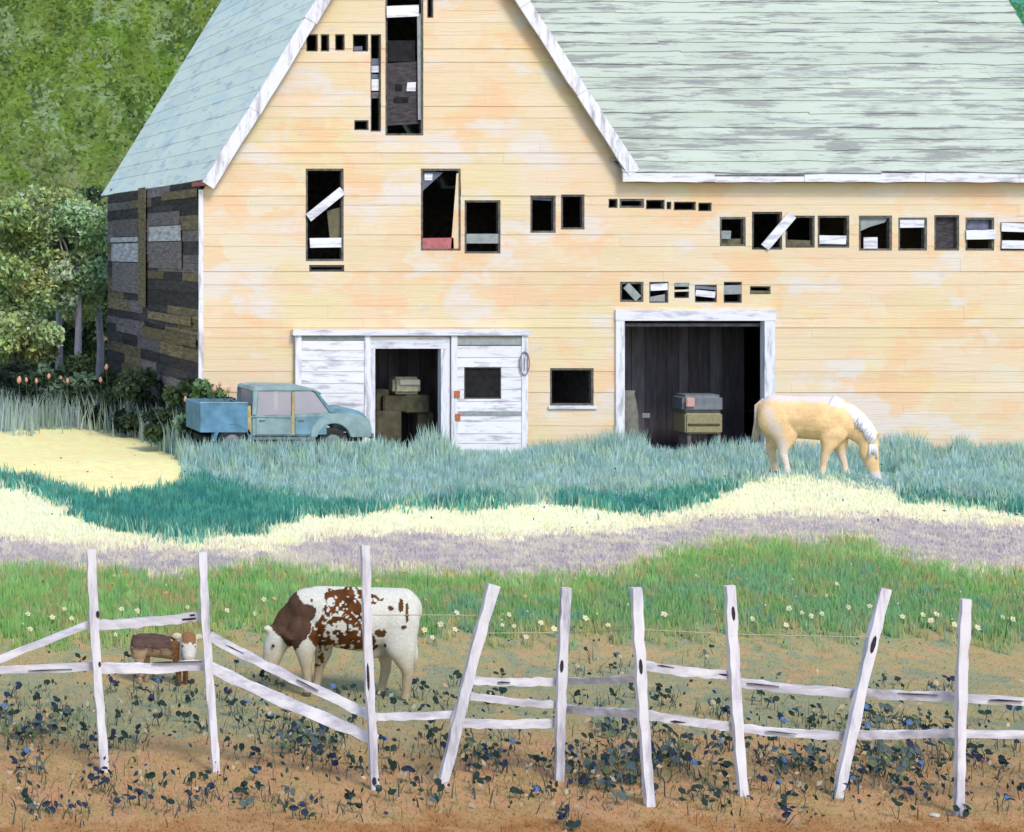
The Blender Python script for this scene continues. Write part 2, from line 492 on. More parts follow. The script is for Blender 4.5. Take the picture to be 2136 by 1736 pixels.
def grid_mesh(name, xs, ys, zf, cf):
    gx, gy = np.meshgrid(xs, ys)
    X = gx.ravel(); Y = gy.ravel(); Z = zf(X, Y)
    c = cf(X, Y, Z)
    nx, ny = len(xs), len(ys)
    i = (np.arange(ny - 1)[:, None] * nx + np.arange(nx - 1)[None, :]).ravel()
    loops = np.stack([i, i + 1, i + 1 + nx, i + nx], 1).ravel()
    return np_mesh(name, np.stack([X, Y, Z], 1), loops, np.full(len(i), 4), c, True)

HILL_Y = 70.0
def gcol(X, Y, Z):
    Yc = np.maximum(Y, 10.0)
    c, z, _, _ = zone_colour(X, Yc, Z)
    return np.clip(c / E_GROUND, 0, 0.88)
M['ground'] = attr_mat('field_ground', 0.95, 0.10, 22.0, 0.5, 0.03)
ground = mesh_obj('ground', grid_mesh('ground', axis(-300, -1.5, 37, 500, 0.09), axis(-120, 14.0, 52, HILL_Y, 0.065), ground_z, gcol), M['ground'])
tag(ground, kind='structure')

def hill_z(X, Y):
    d = np.maximum(Y - HILL_Y, 0)
    z = 0.47 * d * sstep(0, 10, d) + (fbm(X * 0.09, Y * 0.09, 77) - 0.5) * 4.0 * sstep(0, 14, d)
    z = np.where(Y > 175, 0.47 * 105 + (Y - 175) * 0.02 + (fbm(X * 0.09, Y * 0.09, 77) - 0.5) * 4.0, z)
    return z + ground_z(X, np.minimum(Y, HILL_Y)) * sstep(3, 0, d)

PAL_HILL = [(98, 130, 52), (112, 138, 70), (84, 112, 48), (122, 142, 96), (104, 126, 62), (76, 100, 52), (128, 150, 112), (110, 134, 58)]
PAL_HILL_LOW = [(120, 128, 88), (104, 120, 72), (134, 132, 98), (92, 104, 70), (138, 146, 112), (112, 128, 84), (98, 96, 76), (150, 140, 110)]
PAL_HILL_R = [(74, 136, 118), (82, 160, 150), (70, 126, 84), (88, 158, 146), (64, 120, 90)]
def hill_colour(X, Y, Z):
    wx = X + 1.2 * (fbm(X * 0.6, Y * 0.6, 51) - 0.5); wy = Y + 1.6 * (fbm(X * 0.6, Y * 0.6, 53) - 0.5)
    cx, cy, h1, h2 = cells(wx * 0.55, wy * 0.30, 13)
    _, _, g1, g2 = cells(wx * 1.4, wy * 0.8, 19)
    big = fbm(X * 0.16, Y * 0.10, 91)
    h = np.clip((0.45 * h1 + 0.3 * g1 + 0.25 * big - 0.5) * 1.6 + 0.5, 0, 0.999)
    low = sstep(92, 84, Y + 8 * (h2 - 0.5))[:, None]
    c = pal(PAL_HILL, h) * (1 - low) + pal(PAL_HILL_LOW, h) * low
    r = sstep(46, 52, X)[:, None]
    return c * (1 - r) + pal(PAL_HILL_R, h) * r
hill = mesh_obj('hillside', grid_mesh('hillside', axis(-300, -5, 90, 500, 0.5), axis(HILL_Y, HILL_Y, 135, 900, 0.45), hill_z,
                                      lambda X, Y, Z: np.clip(hill_colour(X, Y, Z) / 0.85, 0, 0.6)), M['ground'])
tag(hill, kind='structure')

# ------------------------------------------------------------------ the barn
BX, BY = 11.475, 50.0
BD = 13.3
BR = 34.75
def fx(px): return (px - VPX) * BY / FPX
def fz(py): return CAM_H - (py - VPY) * BY / FPX
barn = empty('barn', (0, 0, 0))
tag(barn, 'weathered peach painted barn with mint roof, white trim and broken windows', 'barn')
RX0, RZ0, RS = fx(430), fz(385), 0.618        # left rake: x grows by RS per metre of height
QX0, QZ0, QS = fx(1305), fz(355), 0.648       # right rake
WING_TOP = fz(381)
APEX_Z = (QX0 + QS * QZ0 - RX0 + RS * RZ0) / (RS + QS)
APEX_X = RX0 + RS * (APEX_Z - RZ0)
def left_edge(z): return max(BX, RX0 + RS * (z - RZ0))
def right_edge(z): return BR if z < WING_TOP + 1e-6 else QX0 - QS * (z - QZ0)

OPEN = [  # (x0, y0, x1, y1) on the front wall, in picture units; name
    (638, 72, 662, 108), (668, 72, 686, 108), (698, 72, 718, 106), (735, 72, 767, 108), (772, 72, 794, 275), (738, 251, 768, 272),
    (803, -34, 882, 283), (890, -30, 903, 38),
    (637, 352, 716, 545), (644, 553, 717, 567), (877, 352, 960, 523), (968, 418, 1043, 529), (1105, 408, 1158, 486), (1169, 406, 1218, 479),
    (1268, 415, 1287, 434), (1291, 415, 1342, 434), (1346, 417, 1385, 437), (1389, 421, 1399, 437), (1404, 421, 1450, 439), (1455, 423, 1483, 441),
    (1500, 453, 1554, 514), (1567, 442, 1630, 521), (1637, 450, 1698, 517), (1704, 450, 1770, 517), (1790, 450, 1859, 523), (1872, 454, 1932, 523),
    (1947, 449, 1999, 523), (2012, 454, 2072, 523), (2085, 464, 2150, 523),
    (1292, 588, 1341, 630), (1353, 588, 1393, 632), (1405, 590, 1436, 622), (1448, 594, 1494, 631), (1508, 588, 1546, 632), (1563, 597, 1606, 614),
    (1146, 768, 1237, 846),
    (1298, 668, 1591, 1010), (777, 725, 917, 1010),
]
HOLES = [(fx(a), fx(c), fz(d), fz(b)) for a, b, c, d in OPEN]

wall = empty('front_wall', parent=barn)
zr = [-0.15]
while zr[-1] < APEX_Z:
    s = random.uniform(0.23, 0.35)
    if zr[-1] < WING_TOP < zr[-1] + s + 0.12: zr.append(WING_TOP)
    else: zr.append(min(zr[-1] + s, APEX_Z))
for i in range(len(zr) - 1):
    z0, z1 = zr[i], zr[i + 1]
    if z1 - z0 < 0.02: continue
    cuts = sorted({z0, z1} | {h[k] for h in HOLES for k in (2, 3) if z0 + 0.004 < h[k] < z1 - 0.004})
    xa, xb = left_edge(z0), right_edge(0.5 * (z0 + z1))
    joints = []; x = xa + random.uniform(1.2, 4.5)
    while x < xb - 1.0: joints.append(x); x += random.uniform(2.8, 5.2)
    edges = [xa - 9] + joints + [xb + 9]
    tilt = [random.uniform(-0.004, 0.004) for _ in edges]
    proud = [random.uniform(0.0, 0.007) for _ in edges]; lap = random.choice((0.002, 0.003, 0.005, 0.009, 0.016))
    for b in range(len(edges) - 1):
        hx = []
        for a, c in zip(cuts[:-1], cuts[1:]):
            L0, L1 = left_edge(a), left_edge(c); zz = 0.5 * (a + c)
            R0 = right_edge(min(a, zz)) if zz < WING_TOP else QX0 - QS * (a - QZ0)
            R1 = right_edge(zz) if zz < WING_TOP else QX0 - QS * (c - QZ0)
            spans = [(max(L0, L1), min(R0, R1))]
            for h in HOLES:
                if h[2] < zz < h[3]:
                    nsp = []
                    for s0, s1 in spans:
                        if h[1] <= s0 or h[0] >= s1: nsp.append((s0, s1)); continue
                        if h[0] > s0: nsp.append((s0, h[0]))
                        if h[1] < s1: nsp.append((h[1], s1))
                    spans = nsp
            for s0, s1 in spans:
                e0 = max(s0, edges[b] + 0.001); e1 = min(s1, edges[b + 1] - 0.001)
                if e1 - e0 < 0.01: continue
                l0 = L0 if e0 == max(L0, L1) else e0; l1 = L1 if e0 == max(L0, L1) else e0
                r0 = R0 if e1 == min(R0, R1) else e1; r1 = R1 if e1 == min(R0, R1) else e1
                def yf(z, x):
                    return BY - 0.030 - proud[b] - lap * (z1 - z) / (z1 - z0) * (1 + 0.0 * x)
                hx.append([(l0, yf(a, l0), a), (r0, yf(a, r0), a), (r1, yf(c, r1), c), (l1, yf(c, l1), c),
                         (l0, BY + 0.01, a), (r0, BY + 0.01, a), (r1, BY + 0.01, c), (l1, BY + 0.01, c)])
        left = list(range(len(hx)))
        while left:                              # every connected run of wood is one board
            run = [left.pop()]; grew = True
            while grew:
                grew = False
                for q in list(left):
                    if any(min(hx[q][2][0], hx[w][2][0]) - max(hx[q][0][0], hx[w][0][0]) > 0.001 and
                           (abs(hx[q][0][2] - hx[w][2][2]) < 1e-6 or abs(hx[q][2][2] - hx[w][0][2]) < 1e-6) for w in run):
                        run.append(q); left.remove(q); grew = True
            mb = MB()
            for q in run: mb.hexa(hx[q])
            mb.build('clapboard', M['siding'], wall)

# window openings: a thin weathered frame lines every hole
def ring(mb, x0, x1, z0, z1, t, y0, y1):
    mb.box(x0, x0 + t, y0, y1, z0, z1); mb.box(x1 - t, x1, y0, y1, z0, z1)
    mb.box(x0 + t, x1 - t, y0, y1, z0, z0 + t); mb.box(x0 + t, x1 - t, y0, y1, z1 - t, z1)
WIN = []
for k, h in enumerate(HOLES[:-2]):
    t = 0.05 if (h[1] - h[0]) > 0.6 else 0.025
    mb = MB(); g = 0.004
    ring(mb, h[0] + g, h[1] - g, h[2] + g, h[3] - g, t, BY - 0.022, BY + 0.12)
    WIN.append(mb.build('window_frame', M['frame'], barn))

def slat(name, win, a, b, w, mat, y=None, th=0.025):
    """a board nailed across a window, from a to b in picture units, w wide"""
    y = (BY - 0.095) if y is None else y
    p = Vector((fx(a[0]), 0, fz(a[1]))); q = Vector((fx(b[0]), 0, fz(b[1])))
    d = (q - p).normalized(); n = Vector((-d.z, 0, d.x)) * (w / 80.0 / 2)
    mb = MB()
    j = [random.uniform(-0.012, 0.012) for _ in range(4)]
    c = [p - n + d * j[0], q - n + d * j[1], q + n + d * j[2], p + n + d * j[3]]
    mb.hexa([(v.x, y, v.z) for v in c] + [(v.x, y + th, v.z) for v in c])
    return mb.build(name, mat, WIN[win])

def panel(name, win, pts, mat, y=None, th=0.02):
    y = (BY + 0.05) if y is None else y
    mb = MB(); n = len(pts)
    mb.loft([[(fx(a), y, fz(b)) for a, b in pts], [(fx(a), y + th, fz(b)) for a, b in pts]])
    return mb.build(name, mat, WIN[win])

INY = BY + 0.03
panel('board', 3, [(739, 107), (739, 97), (757, 96), (757, 107)], M['bluewood'])
for y0, y1, mt in ((122, 136, 'bluewood'), (137, 151, 'trim_x'), (155, 164, 'bluewood'), (165, 189, 'trim_x'), (192, 205, 'board_grey')):
    panel('board', 4, [(774, y1), (774, y0), (792, y0), (792, y1)], M[mt])
slat('nailed_board', 6, (805, 26), (871, 23), 24, M['trim_x'])
panel('door_leaf', 6, [(809, 262), (807, 132), (872, 128), (876, 258)], M['board_black'], BY + 0.07)
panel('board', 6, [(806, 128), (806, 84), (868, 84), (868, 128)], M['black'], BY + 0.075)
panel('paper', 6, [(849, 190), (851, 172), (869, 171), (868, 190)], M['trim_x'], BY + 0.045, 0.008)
panel('knot_hole', 6, [(826, 190), (826, 175), (840, 175), (840, 190)], M['black'], BY + 0.055, 0.006)  # black plates stand in for the dark inside the holes
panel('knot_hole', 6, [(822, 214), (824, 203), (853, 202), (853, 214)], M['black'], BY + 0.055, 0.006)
panel('jamb_board', 6, [(872, 250), (870, 30), (880, 28), (880, 250)], M['greywood'], BY - 0.005)
slat('nailed_board', 8, (641, 455), (713, 397), 18, M['trim_x'])
slat('nailed_board', 8, (646, 507), (718, 506), 20, M['trim_x'], BY - 0.02)
panel('torn_board', 8, [(690, 500), (684, 440), (713, 432), (713, 500)], M['olivewood'], BY + 0.08)
panel('pane', 10, [(882, 400), (882, 357), (926, 360)], M['bluewood'], BY + 0.07)
panel('paper', 10, [(887, 376), (887, 362), (904, 362), (903, 376)], M['trim_x'], BY + 0.05, 0.008)
slat('nailed_board', 10, (880, 509), (946, 508), 24, M['pinkwood'], BY - 0.02)
panel('leaning_board', 10, [(940, 520), (952, 362), (957, 362), (957, 520)], M['siding'], BY - 0.02)
slat('nailed_board', 11, (973, 498), (1040, 498), 20, M['greywood'], BY - 0.02)
panel('torn_board', 12, [(1108, 417), (1108, 411), (1154, 413), (1152, 419)], M['bluewood'])
slat('board', 20, (1500, 490), (1524, 490), 17, M['greywood'], BY - 0.01)
panel('board', 20, [(1504, 511), (1504, 498), (1550, 498), (1550, 511)], M['olivewood'], BY + 0.09)
slat('loose_board', 21, (1592, 516), (1650, 448), 19, M['trim_x'])
panel('board', 22, [(1640, 514), (1641, 500), (1695, 502), (1695, 514)], M['olivewood'])
slat('nailed_board', 23, (1707, 500), (1765, 501), 18, M['trim_x'], BY - 0.01)
panel('pane', 24, [(1793, 484), (1793, 453), (1855, 453), (1848, 464), (1815, 474)], M['greywood'])
panel('paper', 24, [(1803, 520), (1803, 495), (1832, 495), (1832, 520)], M['trim_x'], BY + 0.03)
slat('nailed_board', 25, (1874, 465), (1931, 464), 21, M['trim_x'], BY - 0.01)
panel('pane', 26, [(1950, 518), (1950, 454), (1996, 454), (1996, 518)], M['board_black'], BY + 0.09)
slat('nailed_board', 27, (2012, 490), (2073, 489), 20, M['trim_x'])
panel('board', 27, [(2015, 478), (2015, 457), (2069, 457), (2069, 478)], M['bluewood'], BY + 0.09)
slat('nailed_board', 28, (2085, 474), (2150, 476), 18, M['trim_x'])
slat('nailed_board', 28, (2085, 510), (2150, 511), 17, M['trim_x'])
slat('loose_board', 29, (1305, 596), (1330, 623), 16, M['greywood'], BY - 0.05)
slat('nailed_board', 30, (1356, 600), (1391, 598), 14, M['trim_x'], BY - 0.03)
panel('board', 30, [(1356, 629), (1356, 620), (1389, 614), (1389, 629)], M['greywood'])
slat('nailed_board', 31, (1406, 594), (1436, 594), 8, M['greywood'], BY - 0.03)
slat('nailed_board', 31, (1405, 607), (1436, 606), 4, M['siding'], BY - 0.03)
slat('nailed_board', 32, (1450, 611), (1490, 615), 13, M['trim_x'], BY - 0.03)
slat('nailed_board', 32, (1450, 599), (1492, 602), 6, M['bluewood'], BY - 0.03)
slat('nailed_board', 33, (1508, 605), (1547, 604), 19, M['greywood'], BY - 0.03)
slat('nailed_board', 34, (1563, 609), (1606, 610), 6, M['olivewood'], BY - 0.03)
slat('window_sill', 35, (1142, 849), (1242, 849), 7, M['trim_x'])

# white trim
def beam(name, a, b, w, mat, y0, y1, parent=None, n=1, taper=0.0):
    """trim board from a to b in picture units on the front wall; w picture units wide"""
    p = Vector((fx(a[0]), 0, fz(a[1]))); q = Vector((fx(b[0]), 0, fz(b[1])))
    d = (q - p).normalized(); nn = Vector((-d.z, 0, d.x)) * (w / 160.0)
    out = []
    L = (q - p).length
    cutp = [0.0] + sorted(random.uniform(0.25, 0.8) if n == 2 else (k + random.uniform(-0.15, 0.15)) / n for k in range(1, n)) + [1.0]
    for c0, c1 in zip(cutp[:-1], cutp[1:]):
        s = p.lerp(q, c0) + d * (0.004 if c0 > 0 else 0); t = p.lerp(q, c1) - d * (0.004 if c1 < 1 else 0)
        steps = max(2, int((t - s).length / 0.45)); rings = []
        dy = random.uniform(-0.006, 0.006)
        for k in range(steps + 1):
            m = s.lerp(t, k / steps); j1 = 1 + random.uniform(-0.10, 0.10); j2 = 1 + random.uniform(-0.10, 0.10)
            lo = m - nn * j1; hi = m + nn * j2
            rings.append([(lo.x, y0 + dy, lo.z), (hi.x, y0 + dy, hi.z), (hi.x, y1, hi.z), (lo.x, y1, lo.z)])
        out.append(MB().loft(rings).build(name, mat, parent or barn))
    return out
RY = BY - 0.34
apx = (APEX_X * 80 - 500, VPY - (APEX_Z - CAM_H) * 80)
beam('rake_board', (428, 388), apx, 27, M['trim'], RY - 0.03, RY + 0.03, n=4)
beam('rake_board', (1310, 362), apx, 25, M['trim'], RY - 0.036, RY + 0.024, n=4)
beam('eave_fascia', (1287, 371), (2290, 372), 19, M['trim_x'], BY - 0.36, BY - 0.30, n=5)
beam('corner_board', (418, 396), (418, 956), 9, M['trim'], BY - 0.085, BY - 0.02, n=2)
# soffits close the gap behind the trim
sof = MB()
sof.hexa([(fx(1300), BY - 0.30, fz(380)), (BR + 0.2, BY - 0.30, fz(380)), (BR + 0.2, BY - 0.30, fz(377)), (fx(1300), BY - 0.30, fz(377)),
          (fx(1300), BY - 0.02, fz(380)), (BR + 0.2, BY - 0.02, fz(380)), (BR + 0.2, BY - 0.02, fz(377)), (fx(1300), BY - 0.02, fz(377))])
sof.build('soffit', M['siding'], barn)
MB().box(fx(416), fx(434), RY + 0.035, BY + 0.9, fz(388), fz(379)).build('soffit', M['pinkwood'], barn)

# roofs, course by course
def course(origin, along, up, normal, l0, l1, s0, s1, mat, name, seg=0.7, th=0.035, lift=0.04, wave=0.02):
    """one strip of roofing: along = run of the course, up = up the slope"""
    n = max(2, int((l1 - l0) / seg)); rings = []
    sl = random.uniform(-0.004, 0.004)
    for k in range(n + 1):
        l = l0 + (l1 - l0) * k / n
        j0 = random.uniform(-wave, wave) + sl * (l - l0)
        lo = origin + along * l + up * (s0 + j0) + normal * lift
        hi = origin + along * l + up * (s1 + 0.06) + normal * 0.004
        rings.append([lo, hi, hi - normal * 0.004 - normal * 0.0, lo - normal * th])
    return MB().loft(rings).build(name, mat, roof_cur)

# wing roof (faces the yard)
roof_cur = empty('wing_roof', parent=barn)
pitch = math.atan(1.2)
w_al = Vector((1, 0, 0)); w_up = Vector((0, math.cos(pitch), math.sin(pitch))); w_n = Vector((0, -math.sin(pitch), math.cos(pitch)))
w_o = Vector((0, BY - 0.36, fz(362)))
w_len = 6.9 / math.cos(pitch)
s = 0.0
while s < w_len:
    ds = random.uniform(0.36, 0.54)
    z = w_o.z + (s + 0.3) * math.sin(pitch)
    xv = QX0 - QS * (z - QZ0) - 0.15
    x = xv
    while x < BR + 0.25:
        nx = min(x + random.uniform(3.5, 9.0), BR + 0.25)
        if BR + 0.25 - nx < 1.0: nx = BR + 0.25 + random.uniform(-0.05, 0.05)
        course(w_o, w_al, w_up, w_n, x + 0.001, nx - 0.001, s + random.uniform(-0.02, 0.02), min(s + ds, w_len), M['roof_mint'], 'roof_strip', lift=0.036, wave=0.030)
        x = nx if nx < BR + 0.15 else 1e9
    s += ds
ridge = w_o + w_up * w_len
MB().hexa([(QX0 - 0.1, w_o.y, w_o.z - 0.05), (BR + 0.2, w_o.y, w_o.z - 0.05), (BR + 0.2, ridge.y, ridge.z - 0.05), (APEX_X + 0.5, ridge.y, ridge.z - 0.05),
           (QX0 - 0.1, w_o.y, w_o.z - 0.09), (BR + 0.2, w_o.y, w_o.z - 0.09), (BR + 0.2, ridge.y, ridge.z - 0.09), (APEX_X + 0.5, ridge.y, ridge.z - 0.09)]).build('sheathing', M['dark'], roof_cur)
MB().hexa([(APEX_X + 0.5, ridge.y, ridge.z + 0.02), (BR + 0.25, ridge.y, ridge.z + 0.02), (BR + 0.25, BY + BD + 0.3, w_o.z), (QX0, BY + BD + 0.3, w_o.z),
           (APEX_X + 0.5, ridge.y, ridge.z - 0.08), (BR + 0.25, ridge.y, ridge.z - 0.08), (BR + 0.25, BY + BD + 0.3, w_o.z - 0.1), (QX0, BY + BD + 0.3, w_o.z - 0.1)]).build('rear_slope', M['roof_mint'], roof_cur)

# main roof, left slope
roof_cur = empty('gable_roof', parent=barn)
m_up = Vector((RS, 0, 1)).normalized(); m_al = Vector((0, 1, 0)); m_n = Vector((-1, 0, RS)).normalized()
ex = BX + 0.03; ez = fz(376)
m_o = Vector((ex, BY - 0.30, ez))
m_len = (APEX_Z + 0.15 - ez) / m_up.z
s = 0.0
while s < m_len:
    ds = random.uniform(0.42, 0.6)
    y = 0.0
    while y < BD + 1.75:
        ny = min(y + random.uniform(3.0, 6.5), BD + 1.75)
        if BD + 1.75 - ny < 1.0: ny = BD + 1.75
        course(m_o, m_al, m_up, m_n, y + 0.003, ny - 0.003, s, min(s + ds, m_len), M['roof_blue'], 'roof_strip', lift=0.014, wave=0.008)
        y = ny
    s += ds
def slab(name, pts, th, mat, parent):
    n = (Vector(pts[1]) - Vector(pts[0])).cross(Vector(pts[2]) - Vector(pts[0])).normalized() * th
    return MB().loft([[Vector(p) for p in pts], [Vector(p) - n for p in pts]]).build(name, mat, parent)
bot = m_o - m_n * 0.03; top = bot + m_up * m_len
slab('sheathing', [bot, bot + m_al * (BD + 1.7), top + m_al * (BD + 1.7), top], 0.05 if False else -0.05, M['dark'], roof_cur)
r_o = Vector((QX0 + 0.06, BY - 0.28, QZ0 + 0.05)); r_t = Vector((APEX_X + 0.02, BY - 0.30, APEX_Z + 0.17))
slab('right_slope', [r_o, r_o + m_al * (BD + 1.7), r_t + m_al * (BD + 1.7), r_t], 0.08, M['roof_mint'], roof_cur)

# side wall: dark boards with paler patches
side = empty('side_wall', parent=barn)
def side_y(px): return (BX * FPX) / (px - VPX)
z = -0.15
while z < ez - 0.02:
    h = random.uniform(0.22, 0.42); z1 = min(z + h, ez - 0.02)
    y = BY + 0.03
    while y < BY + BD:
        ny = min(y + random.uniform(2.0, 6.0), BY + BD)
        if BY + BD - ny < 0.8: ny = BY + BD
        u = random.random()
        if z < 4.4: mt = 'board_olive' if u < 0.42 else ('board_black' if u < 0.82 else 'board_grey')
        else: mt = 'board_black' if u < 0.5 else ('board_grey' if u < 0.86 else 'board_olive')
        o = random.uniform(0, 0.03)
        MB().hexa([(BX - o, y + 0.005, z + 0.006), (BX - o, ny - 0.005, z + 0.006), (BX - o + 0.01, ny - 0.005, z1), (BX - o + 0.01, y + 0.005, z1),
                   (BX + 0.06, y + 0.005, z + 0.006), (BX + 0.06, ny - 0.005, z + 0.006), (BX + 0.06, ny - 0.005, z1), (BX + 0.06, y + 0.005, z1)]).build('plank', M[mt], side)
        y = ny
    z = z1
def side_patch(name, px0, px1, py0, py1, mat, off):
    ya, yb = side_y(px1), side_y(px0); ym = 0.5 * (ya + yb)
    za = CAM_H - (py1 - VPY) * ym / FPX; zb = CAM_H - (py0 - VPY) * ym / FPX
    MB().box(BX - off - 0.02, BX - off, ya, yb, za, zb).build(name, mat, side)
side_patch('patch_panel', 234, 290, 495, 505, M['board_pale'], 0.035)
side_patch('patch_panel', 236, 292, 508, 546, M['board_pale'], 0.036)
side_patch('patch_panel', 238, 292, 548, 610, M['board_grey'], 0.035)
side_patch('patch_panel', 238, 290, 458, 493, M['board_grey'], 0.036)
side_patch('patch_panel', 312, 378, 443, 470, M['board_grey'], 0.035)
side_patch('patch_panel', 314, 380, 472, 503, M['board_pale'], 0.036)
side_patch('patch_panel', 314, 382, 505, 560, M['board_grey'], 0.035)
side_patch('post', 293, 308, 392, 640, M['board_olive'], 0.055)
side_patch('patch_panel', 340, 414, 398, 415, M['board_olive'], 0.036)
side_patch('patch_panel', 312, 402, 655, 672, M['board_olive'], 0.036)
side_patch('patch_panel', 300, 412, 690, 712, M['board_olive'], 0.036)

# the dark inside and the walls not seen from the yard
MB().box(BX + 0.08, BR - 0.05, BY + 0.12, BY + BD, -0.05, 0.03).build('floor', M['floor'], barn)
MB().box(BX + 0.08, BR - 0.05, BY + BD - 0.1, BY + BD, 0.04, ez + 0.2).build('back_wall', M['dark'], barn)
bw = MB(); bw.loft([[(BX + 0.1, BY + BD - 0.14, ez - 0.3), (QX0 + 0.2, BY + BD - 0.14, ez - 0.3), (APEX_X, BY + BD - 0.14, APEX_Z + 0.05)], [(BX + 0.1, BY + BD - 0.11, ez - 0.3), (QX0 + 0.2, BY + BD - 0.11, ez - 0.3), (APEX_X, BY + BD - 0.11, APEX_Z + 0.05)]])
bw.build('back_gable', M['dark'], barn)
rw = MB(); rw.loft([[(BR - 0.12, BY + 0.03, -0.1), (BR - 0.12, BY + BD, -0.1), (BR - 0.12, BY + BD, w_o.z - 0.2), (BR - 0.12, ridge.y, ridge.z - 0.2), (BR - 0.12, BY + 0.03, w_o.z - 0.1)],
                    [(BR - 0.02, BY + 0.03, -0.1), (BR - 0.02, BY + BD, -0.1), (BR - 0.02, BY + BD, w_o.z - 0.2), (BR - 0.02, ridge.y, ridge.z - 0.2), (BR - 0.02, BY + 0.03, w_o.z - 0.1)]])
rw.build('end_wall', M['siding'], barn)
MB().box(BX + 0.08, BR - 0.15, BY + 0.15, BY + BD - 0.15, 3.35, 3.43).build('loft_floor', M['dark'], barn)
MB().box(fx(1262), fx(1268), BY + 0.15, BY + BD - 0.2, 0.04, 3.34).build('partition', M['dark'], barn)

backing = empty('added_backing_wall', parent=barn)  # planks added close behind the doorways to catch daylight and read charcoal
M['backing'] = plain('charcoal_planks', (0.105, 0.092, 0.105, 1), 0.9, 4, 0.3, scale=(3, 1, 0.4), vamt=0.35)
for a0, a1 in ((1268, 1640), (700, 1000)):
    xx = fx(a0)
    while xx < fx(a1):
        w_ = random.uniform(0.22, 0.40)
        MB().box(xx + 0.006, xx + w_ - 0.006, BY + 2.4 - random.uniform(0, 0.03), BY + 2.46, 0.04, 3.3).build('plank', M['backing'], backing)
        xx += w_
# doors
DY = BY - 0.17
def plank_door(x0, y0, x1, y1, hole=None, grey=True):
    d = empty('sliding_door', parent=barn)
    X0, X1, Z0, Z1 = fx(x0), fx(x1), fz(y1), fz(y0)
    zz = Z0
    while zz < Z1 - 0.30:
        h = min(random.uniform(0.24, 0.34), Z1 - 0.25 - zz)
        spans = [(X0 + 0.16, X1 - 0.16)]
        hs = None
        mb = MB(); mb2 = MB(); dy = random.uniform(0, 0.012)
        cz = [zz + 0.005, zz + h - 0.005]
        if hole:
            hx0, hx1, hz0, hz1 = fx(hole[0]), fx(hole[2]), fz(hole[3]), fz(hole[1])
            cz = sorted(set(cz + [q for q in (hz0, hz1) if cz[0] < q < cz[1]]))
        for a, b in zip(cz[:-1], cz[1:]):
            m = 0.5 * (a + b)
            sp = spans
            if hole and hz0 < m < hz1: sp = [(X0 + 0.16, hx0), (hx1, X1 - 0.16)]
            full = len(sp) == 1
            for s0, s1 in sp:
                (mb if full else mb2).box(s0, s1, DY - dy, DY + 0.04, a, b)
                if not full: mb2.build('board', M['door_white'], d); mb2 = MB()
        if mb.v: mb.build('board', M['door_white'], d)
        zz += h
    MB().box(X0, X0 + 0.156, DY - 0.03, DY + 0.05, Z0, Z1).build('stile', M['trim'], d)
    MB().box(X1 - 0.156, X1, DY - 0.03, DY + 0.05, Z0, Z1).build('stile', M['trim'], d)
    MB().box(X0 + 0.16, X1 - 0.16, DY - 0.005, DY + 0.04, Z1 - 0.235, Z1 - 0.03).build('top_panel', M['greywood'], d)
    if hole:
        mb = MB(); ring(mb, hx0, hx1, hz0, hz1, 0.03, DY - 0.005, DY + 0.05); mb.build('window_frame', M['frame'], d)
        MB().box(hx0 + 0.03, hx1 - 0.03, DY + 0.042, DY + 0.05, hz0 + 0.03, hz1 - 0.03).build('dark_pane', M['black'], d)  # black sheet in place of the unlit inside
        MB().box(X0 + 0.16, X1 - 0.16, DY - 0.025, DY - 0.014, fz(866), fz(858)).build('rail', M['greywood'], d)
    return d
d1 = plank_door(612, 690, 768, 962)
d2 = plank_door(936, 700, 1095, 950, (963, 765, 1040, 831))
MB().box(fx(941), fx(953), DY - 0.05, DY - 0.032, fz(829), fz(814)).build('hinge', M['rust'], d2)
MB().box(fx(943), fx(954), DY - 0.05, DY - 0.032, fz(876), fz(862)).build('hinge', M['rust'], d2)
lt = MB(); lt.tube([Vector((fx(1087 + 10 * math.sin(a)), DY - 0.06, fz(757 - 24 * math.cos(a)))) for a in [k * math.pi / 7 for k in range(15)]], 0.018, 6)
for q in (1081, 1087, 1093): lt.tube([Vector((fx(q), DY - 0.055, fz(772))), Vector((fx(q), DY - 0.055, fz(746)))], 0.010, 5)
lt.build('latch', M['steel'], d2)
MB().box(fx(606), fx(1098), DY - 0.09, BY - 0.07, fz(699), fz(687)).build('door_track', M['trim_x'], barn)
df = empty('door_frame', parent=barn)
MB().box(fx(769), fx(779), BY - 0.14, BY + 0.10, -0.1, fz(727)).build('jamb', M['trim'], df)
MB().box(fx(916), fx(934), BY - 0.14, BY + 0.10, -0.1, fz(727)).build('jamb', M['trim'], df)
MB().box(fx(769), fx(934), BY - 0.145, BY + 0.10, fz(726.8), fz(703)).build('lintel', M['trim_x'], df)
df2 = empty('door_frame', parent=barn)
MB().box(fx(1281), fx(1299), BY - 0.12, BY + 0.10, -0.1, fz(669)).build('jamb', M['trim'], df2)
MB().box(fx(1590), fx(1612), BY - 0.12, BY + 0.10, -0.1, fz(669)).build('jamb', M['trim'], df2)
MB().box(fx(1280), fx(1613), BY - 0.13, BY + 0.10, fz(668.8), fz(646)).build('lintel', M['trim_x'], df2)

# ------------------------------------------------------------------ leaf clouds: trees, shrubs, hillside growth
M['leaf'] = attr_mat('leaves', 0.8, 0.15, 9.0, 0.0, trans=0.25)
M['bark'] = plain('pale_bark', A(170, 160, 172, 0.8), 0.9, 10, 0.3, scale=(3, 3, 0.6))
M['bark_dark'] = plain('brown_bark', A(110, 100, 84, 0.9), 0.9, 10, 0.3, scale=(3, 3, 0.6))

